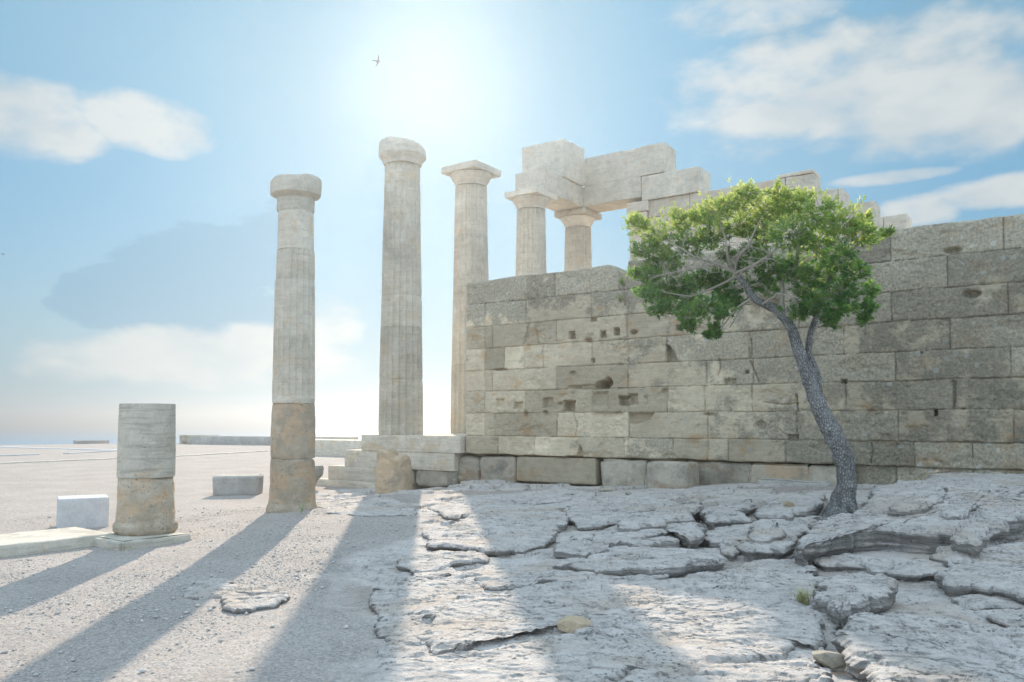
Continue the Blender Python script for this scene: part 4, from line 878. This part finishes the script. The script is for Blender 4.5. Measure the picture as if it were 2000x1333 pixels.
# ------------------------------------------------------------------ the leaning tree
m_b, nt, b = new_mat('bark'); g = nd(nt, 'ShaderNodeNewGeometry'); P = g.outputs['Position']
v = nd(nt, 'ShaderNodeTexVoronoi'); v.inputs['Scale'].default_value = 38; v.feature = 'DISTANCE_TO_EDGE'; nt.links.new(scaled(nt, P, (1, 1, .45)), v.inputs['Vector'])
bn = noise(nt, P, 9, 5, .7); c = mixc(nt, mrange(nt, bn, .35, .65), (0.25, 0.25, 0.24), (0.46, 0.45, 0.43)); c = mixc(nt, mrange(nt, v.outputs['Distance'], 0, .16, .7, 0), c, (0.09, 0.09, 0.085))
c = mixc(nt, mrange(nt, noise(nt, P, 40, 3, .7), .5, .65, 0, .45), c, (0.48, 0.47, 0.45))
c = mixc(nt, mrange(nt, noise(nt, scaled(nt, P, (3, 3, 1.1)), 2.2, 5, .7), .52, .66, 0, .55), c, (0.13, 0.125, 0.11))
nt.links.new(c, b.inputs['Base Color']); bump(nt, b, mth(nt, 'ADD', mth(nt, 'MULTIPLY', v.outputs['Distance'], 2.0), bn), 1.0, .03); M_BARK = m_b
m_t, nt, b = new_mat('twig_bark'); g = nd(nt, 'ShaderNodeNewGeometry'); nt.links.new(mixc(nt, noise(nt, g.outputs['Position'], 12), (0.28, 0.24, 0.20), (0.50, 0.45, 0.38)), b.inputs['Base Color']); M_TWIG = m_t
m_l = bpy.data.materials.new('leaf'); m_l.use_nodes = True; nt = m_l.node_tree; nt.nodes.clear()
out = nd(nt, 'ShaderNodeOutputMaterial'); at_ = nd(nt, 'ShaderNodeAttribute'); at_.attribute_name = 'tone'; at2 = nd(nt, 'ShaderNodeAttribute'); at2.attribute_name = 'yellow'
cl = mixc(nt, at_.outputs['Fac'], (0.035, 0.10, 0.055), (0.09, 0.19, 0.07)); cl = mixc(nt, at2.outputs['Fac'], cl, (0.22, 0.36, 0.06))
ct = mixc(nt, at_.outputs['Fac'], (0.14, 0.38, 0.10), (0.38, 0.60, 0.11)); ct = mixc(nt, at2.outputs['Fac'], ct, (0.80, 0.84, 0.26))
df = nd(nt, 'ShaderNodeBsdfPrincipled'); df.inputs['Roughness'].default_value = .55; nt.links.new(cl, df.inputs['Base Color']); df.inputs['Specular IOR Level'].default_value = .3
tr = nd(nt, 'ShaderNodeBsdfTranslucent'); nt.links.new(ct, tr.inputs[0]); mxs = nd(nt, 'ShaderNodeMixShader'); mxs.inputs[0].default_value = .58
nt.links.new(df.outputs[0], mxs.inputs[1]); nt.links.new(tr.outputs[0], mxs.inputs[2]); nt.links.new(mxs.outputs[0], out.inputs[0]); M_LEAF = m_l

TY = 12.3
tb_ = at(1645, 1005, Y=TY); tbz = gz(tb_[0], tb_[1])
# slide the foot to the depth where the rock meets the eye ray
for _ in range(6):
    tb_ = at(1645, 1010, Z=float(base_h(tb_[0], tb_[1])) + .16)
TY = float(tb_[1]); print('tree base', tb_, 'YW gap', YW - TY)
TY = min(TY, 13.1)
def tp(x, y, dy=0.0): return at(x, y, Y=TY + dy)
tree = empty('leaning_tree', tuple(tp(1645, 1008)), 'leaning evergreen tree with bare pale limbs growing from the rock before the wall', 'tree'); bpy.context.view_layer.update()
sc_m = (TY / ray(1600, 800)[1]) / F_PX     # metres per photo pixel at the tree
print('m per px', sc_m)
limbs = []
def limb(pts, w, amp=.07, n=12, dz=.05):
    P_ = [tp(*p) for p in pts]; limbs.append(tube(P_, [max(.003, v * sc_m / 2) for v in w], n, len(limbs), amp, dz))
trunk = [(1645, 1030, 0), (1643, 1000, 0), (1650, 965, .0), (1655, 925, 0), (1643, 878, 0), (1618, 830, .02), (1598, 790, .03), (1582, 745, .05), (1566, 700, .06), (1552, 660, .08), (1538, 628, .10), (1518, 604, .1), (1490, 594, .05), (1470, 582, 0), (1464, 566, 0), (1442, 540, -.05), (1432, 526, -.05)]
limb(trunk, [88, 54, 39, 35, 35, 34, 31, 28, 25, 22, 19, 17, 15, 14, 12, 11, 8], .34, 26, .02)
limb([(1650, 975, 0), (1632, 1000, -.1), (1612, 1014, -.22), (1590, 1026, -.3)], [26, 24, 16, 6], .2, 12, .03)
limb([(1650, 975, 0), (1665, 1000, -.08), (1682, 1006, -.05), (1700, 1004, .1)], [26, 22, 14, 5], .2, 12, .03)
limb([(1645, 980, 0), (1648, 1010, -.14), (1652, 1024, -.28)], [30, 24, 10], .2, 12, .03)
limb([(1600, 780, .05), (1596, 735, .15), (1578, 690, .22), (1582, 655, .3), (1592, 625, .35), (1600, 590, .3), (1622, 540, .2), (1640, 500, .1)], [15, 17, 15, 13, 11, 9, 7, 4], .14, 14, .03)
limb([(1534, 622, .1), (1548, 600, .1), (1556, 580, .15), (1550, 540, .2), (1560, 480, .1), (1570, 430, 0)], [18, 15, 13, 10, 8, 4])
limb([(1534, 618, .1), (1526, 598, .15), (1530, 560, .3), (1500, 500, .3), (1490, 440, .2)], [12, 10, 8, 6, 3])
limb([(1436, 532, -.05), (1400, 515, -.15), (1360, 505, -.25), (1330, 485, -.3), (1300, 470, -.3)], [9, 7, 5, 3.5, 2])
limb([(1434, 530, -.05), (1440, 505, -.2), (1462, 480, -.3), (1472, 455, -.3), (1490, 420, -.2)], [7, 5.5, 4.5, 3, 2])
limb([(1436, 534, -.05), (1470, 520, -.3), (1500, 500, -.4), (1525, 480, -.45)], [7, 6, 4, 2])
limb([(1430, 526, -.05), (1420, 500, -.3), (1418, 470, -.35), (1405, 430, -.3)], [7, 5, 4, 2])
limb([(1400, 515, -.15), (1370, 522, -.3), (1340, 528, -.35), (1300, 535, -.3), (1270, 545, -.2)], [5, 4, 3, 2.2, 1.5])
limb([(1440, 540, 0), (1400, 560, .1), (1350, 580, .1), (1290, 570, .1)], [6, 4.5, 3.5, 2])
limb([(1604, 590, .3), (1650, 560, .2), (1690, 550, .1), (1705, 580, .1)], [9, 7, 4, 2])
limb([(1625, 540, .2), (1665, 490, .1), (1690, 450, 0), (1720, 455, 0)], [7, 5, 4, 2])
limb([(1470, 582, 0), (1440, 600, -.1), (1410, 640, -.1)], [6, 4, 2]); limb([(1490, 594, 0), (1520, 575, -.2), (1515, 572, -.3), (1560, 582, -.35)], [5, 4, 3, 2])
rd = random.Random(11)
def lob(d, i): return .82 + .36 * math.sin(d[0] * 4 + i) * math.cos(d[2] * 5 + i * 2.3)
CL = [(1250, 440, 30), (1285, 462, 45), (1335, 432, 42), (1375, 425, 34), (1400, 415, 40), (1440, 395, 38), (1462, 378, 26), (1520, 380, 28), (1505, 410, 50), (1550, 405, 40), (1570, 385, 18), (1605, 415, 42), (1645, 440, 40), (1680, 455, 32), (1690, 430, 16), (1733, 455, 9), (1262, 490, 38), (1300, 515, 48), (1268, 548, 34),
      (1300, 575, 42), (1345, 590, 38), (1345, 480, 45), (1390, 462, 42), (1440, 445, 42), (1490, 455, 48), (1545, 458, 50), (1600, 470, 48), (1640, 505, 42), (1672, 535, 26), (1700, 570, 18), (1697, 600, 16), (1600, 545, 50), (1645, 570, 34), (1550, 530, 45), (1500, 520, 42), (1400, 545, 40), (1370, 545, 34), (1345, 618, 26), (1395, 640, 12), (1408, 618, 14),
      (1428, 590, 34), (1410, 605, 20), (1590, 600, 34), (1560, 615, 22), (1635, 605, 24), (1495, 560, 34), (1460, 560, 22), (1385, 655, 9), (1420, 575, 30), (1330, 560, 40), (1470, 492, 30), (1420, 500, 25), (1310, 606, 24), (1285, 600, 26), (1262, 575, 26), (1380, 600, 34), (1345, 640, 16), (1400, 655, 10), (1660, 600, 24), (1690, 625, 12), (1620, 625, 20), (1575, 585, 34), (1445, 520, 22), (1240, 535, 14), (1236, 430, 14), (1700, 470, 14)]
Lc, Ln, Lt, Ly, Ld = [], [], [], [], []
twigs = []
for ci_, (x, y, r) in enumerate(CL):
    dyc = rd.uniform(-.75, .35) * min(1, r / 30)
    if (1290 < x < 1560) and (472 < y < 592): dyc = rd.uniform(.20, .55)      # hollow front where the bare limbs show
    ctr = tp(x, y, dyc); rm = r * sc_m; top_ = np.clip((560 - y) / 170, 0, 1)
    ns = int(24 + 0.058 * r * r)
    for k in range(ns):
        d = np.array([rd.gauss(0, 1), rd.gauss(0, 1), rd.gauss(0, 1)]); d /= np.linalg.norm(d); d[2] = d[2] * .85 + .1
        p = ctr + d * rm * (rd.uniform(.35, 1.05) ** .7 if rd.random() < .85 else rd.uniform(1.05, 1.45)) * lob(d, ci_) * np.array([1, 1, .9])
        q = d + np.array([0, 0, .7]) + np.array([rd.gauss(0, .35), rd.gauss(0, .35), rd.gauss(0, .3)]); q /= np.linalg.norm(q)
        yellow = np.clip(top_ * .75 + rd.gauss(-.12, .22) + .45 * max(0, d[2]) * top_ + .2 * ((x < 1330) + (x > 1640)) * top_, 0, 1)  # leaf colour turns yellower towards the crown top
        t0 = rd.random()
        if rd.random() < .18: twigs.append((ctr + (p - ctr) * .25, p + q * .03))
        for l in range(rd.randint(9, 16)):
            a = rd.uniform(0, 6.283); sp_ = rd.uniform(.35, 1.15)
            u_ = np.cross(q, [.31, .2, .92]); u_ /= np.linalg.norm(u_) + 1e-9; v_ = np.cross(q, u_)
            ld = q * math.cos(sp_) + (u_ * math.cos(a) + v_ * math.sin(a)) * math.sin(sp_); wd = np.cross(ld, q); wd /= np.linalg.norm(wd) + 1e-9
            Lc.append(p + q * rd.uniform(-.035, .035)); Ln.append(ld * rd.uniform(.040, .080)); Lt.append(wd * rd.uniform(.005, .0095)); Ly.append(yellow); Ld.append(np.clip(t0 + rd.gauss(0, .15), 0, 1))
Lc, Ln, Lt = map(np.array, (Lc, Ln, Lt)); nl = len(Lc)
Vl = np.stack([Lc, Lc + Ln * .5 + Lt, Lc + Ln + np.array([0, 0, -.008]), Lc + Ln * .5 - Lt], 1).reshape(-1, 3); Fl = np.arange(nl * 4).reshape(-1, 4)
mesh_obj('crown', Vl, Fl, M_LEAF, tree, smooth=False, attrs={'tone': np.repeat(Ld, 4), 'yellow': np.repeat(Ly, 4)})
print('leaves', nl)
# bare twigs in the hollow front of the crown
for k in range(150):
    x = rd.uniform(1290, 1560); y = rd.uniform(470, 585); a = rd.uniform(0, 6.28); L_ = rd.uniform(12, 42); dy = rd.uniform(-.55, -.1)
    # start on a limb
    base = rd.choice([(1400, 515, -.15), (1360, 505, -.25), (1340, 528, -.35), (1440, 505, -.2), (1470, 520, -.3), (1420, 480, -.33), (1330, 485, -.3), (1500, 500, -.4), (1380, 520, -.3), (1462, 480, -.3), (1300, 535, -.3), (1455, 560, 0), (1490, 594, .05)])
    p0 = tp(*base) + np.array([rd.gauss(0, .02)] * 3); d = np.array([math.cos(a), rd.uniform(-.6, .3), math.sin(a) * .8 + .15]); d /= np.linalg.norm(d)
    p1 = p0 + d * L_ * sc_m * .5 + np.array([rd.gauss(0, .02), 0, rd.gauss(0, .02)]); p2 = p0 + d * L_ * sc_m + np.array([rd.gauss(0, .03), rd.gauss(0, .03), rd.gauss(0, .03)])
    limbs.append(tube([p0, p1, p2], [.006, .0045, .002], 5))
for p0, p1 in twigs: limbs.append(tube([p0, (p0 + p1) / 2 + np.array([rd.gauss(0, .01)] * 3), p1], [.005, .004, .0015], 4))
for (x, y, x2, y2) in ((1560, 650, 1500, 630), (1565, 680, 1530, 668), (1585, 660, 1640, 615), (1590, 640, 1660, 625), (1475, 700, 1510, 680), (1590, 650, 1610, 600), (1600, 640, 1650, 600), (1420, 600, 1400, 660), (1425, 640, 1450, 590)):
    p0, p2 = tp(x, y, .1), tp(x2, y2, -.1); limbs.append(tube([p0, (p0 + p2) / 2 + np.array([0, 0, -.04]), p2], [.010, .007, .002], 5))
nb = 2
V_, F_ = merge(limbs[:5]); mesh_obj('trunk', V_, F_, M_BARK, tree)
V_, F_ = merge(limbs[5:]); mesh_obj('limbs', V_, F_, M_TWIG, tree)

# ------------------------------------------------------------------ small plants
m_g, nt, b = new_mat('dry_grass'); b.inputs['Base Color'].default_value = (.42, .40, .20, 1); M_GRASS = m_g
def tuft(name, label, cat, p, n, h, spread, yellow, seed, leaf=(.03, .006), grass=False):
    g_ = random.Random(seed); Vq, Yq, Tq = [], [], []
    for k in range(n):
        a = g_.uniform(0, 6.28); d = np.array([math.cos(a) * spread * g_.random(), math.sin(a) * spread * g_.random(), 1]); d /= np.linalg.norm(d)
        if grass:
            L_ = h * g_.uniform(.5, 1); s0 = np.array(p) + np.array([g_.gauss(0, .02), g_.gauss(0, .02), -.01]); w = np.array([-math.sin(a), math.cos(a), 0]) * .0035
            m1 = s0 + d * L_ * .55; tp_ = s0 + d * L_ + np.array([math.cos(a), math.sin(a), -.5]) * .25 * L_
            Vq += [s0 - w, s0 + w, m1 + w * .8, m1 - w * .8, m1 - w * .8, m1 + w * .8, tp_ + w * .1, tp_ - w * .1]; Yq += [yellow + g_.uniform(-.2, .2)] * 8; Tq += [g_.random()] * 8
        else:
            q = np.array(p) + d * h * g_.uniform(.05, 1); ld = np.array([g_.gauss(0, 1), g_.gauss(0, 1), g_.gauss(.5, .8)]); ld /= np.linalg.norm(ld); wd = np.cross(ld, [.3, .4, .8]); wd /= np.linalg.norm(wd)
            ld = ld * leaf[0] * g_.uniform(.6, 1.2); wd = wd * leaf[1]
            Vq += [q, q + ld * .5 + wd, q + ld, q + ld * .5 - wd]; Yq += [yellow + g_.uniform(-.2, .2)] * 4; Tq += [g_.random()] * 4
    return tag(mesh_obj(name, Vq, np.arange(len(Vq)).reshape(-1, 4), M_GRASS if grass else M_LEAF, smooth=False, attrs={'tone': np.clip(Tq, 0, 1), 'yellow': np.clip(Yq, 0, 1)}), label, cat)
tuft('small_shrub', 'little green shrub rooted in the broken top corner of the wall', 'shrub', at(1214, 566, Y=YW + .05), 420, .22, .5, .45, 1)
tuft('small_shrub', 'small yellowish sprig growing from the joint below the wall top', 'shrub', at(1211, 590, Y=YW - .01), 160, .15, .8, .5, 2)
tuft('small_shrub', 'spindly shrub on top of the wall at the left side of the tree crown', 'shrub', at(1240, 524, Y=YW + .2), 300, .26, .7, .2, 3)
p = at(1568, 1160, Z=.2); p[2] = slab_z(p[0], p[1]); tuft('grass_tuft', 'dry grass tuft growing in the crack between the big slabs', 'grass tuft', p, 90, .2, .9, .6, 4, grass=True)
p = at(588, 1018, Z=.02); p[2] = gz(p[0], p[1]); tuft('small_weed', 'small green weed at the foot of the tall stoa column', 'weed', p, 90, .22, .5, .1, 5, leaf=(.035, .006))
p = at(1735, 1140, Z=.2)
# ------------------------------------------------------------------ birds
def bird(label, px_, py_, D, span, bank, seed):
    c = at(px_, py_, D=D); s = span
    body = [(-.30, 0), (-.22, .05), (-.05, .09), (.12, .07), (.22, .05), (.30, .012)]
    V_, F_ = tube([np.array([0, t * s, 0]) for t, _ in body], [max(.004, r * s * .8) for _, r in body], 8)
    def wing(sg):
        prof = [(0.04, .14, -.10, .0), (.22, .17, -.08, .10), (.38, .12, -.06, .13), (.5, -.02, -.06, .10)]
        Vw = []
        for k, (xx, yf, yb, zz) in enumerate(prof):
            for th_ in (.006, -.006): Vw += [np.array([sg * xx * s, yf * s, zz * s + th_ * s]), np.array([sg * xx * s, (yf - .16 + .04 * k) * s, zz * s + th_ * s])]
        Vw = np.array(Vw); Fw = []
        for k in range(3):
            o_ = k * 4; Fw += [[o_, o_ + 1, o_ + 5, o_ + 4], [o_ + 2, o_ + 6, o_ + 7, o_ + 3], [o_, o_ + 4, o_ + 6, o_ + 2], [o_ + 1, o_ + 3, o_ + 7, o_ + 5]]
        return Vw, np.array(Fw)
    tail = (np.array([[-.02, -.26, 0], [.02, -.26, 0], [.07, -.42, 0], [-.07, -.42, 0], [-.02, -.26, .01], [.02, -.26, .01], [.07, -.42, .01], [-.07, -.42, .01]]) * s, np.array([[0, 3, 2, 1], [4, 5, 6, 7], [0, 1, 5, 4], [2, 3, 7, 6]]))
    V_, F_ = merge([(V_, F_), wing(1), wing(-1), tail])
    o = mesh_obj('bird', V_, F_, M_BIRD); o.location = c; o.rotation_euler = (R(10), bank, R(-50 + seed)); return tag(o, label, 'bird')
m_, nt, b = new_mat('bird_feathers'); b.inputs['Base Color'].default_value = (.16, .16, .17, 1); M_BIRD = m_
bird('grey bird gliding high above the tall fluted column, near the sun', 737, 120, 34, .52, R(-55), 25)
bird('tiny distant bird at the far left of the sky', 6, 497, 60, .45, R(15), 60)

# ------------------------------------------------------------------ haze
HZ = 0.0019
m_h = bpy.data.materials.new('sea_haze'); m_h.use_nodes = True; nt = m_h.node_tree; nt.nodes.clear()
pv = nd(nt, 'ShaderNodeVolumePrincipled'); pv.inputs['Color'].default_value = (.45, .50, .55, 1); pv.inputs['Density'].default_value = HZ; pv.inputs['Anisotropy'].default_value = .75
out = nd(nt, 'ShaderNodeOutputMaterial'); nt.links.new(pv.outputs[0], out.inputs['Volume'])
m_h.cycles.homogeneous_volume = True if hasattr(m_h.cycles, 'homogeneous_volume') else None
zt_, zb_, w = 18.0, -45.0, 14500.0
V_ = [(x, y, z) for z in (zb_, zt_) for x, y in ((-w, -w), (w, -w), (w, w), (-w, w))]
hz = mesh_obj('haze', V_, [[0, 3, 2, 1], [4, 5, 6, 7], [0, 1, 5, 4], [1, 2, 6, 5], [2, 3, 7, 6], [3, 0, 4, 7]], m_h, smooth=False)
tag(hz, kind='stuff')
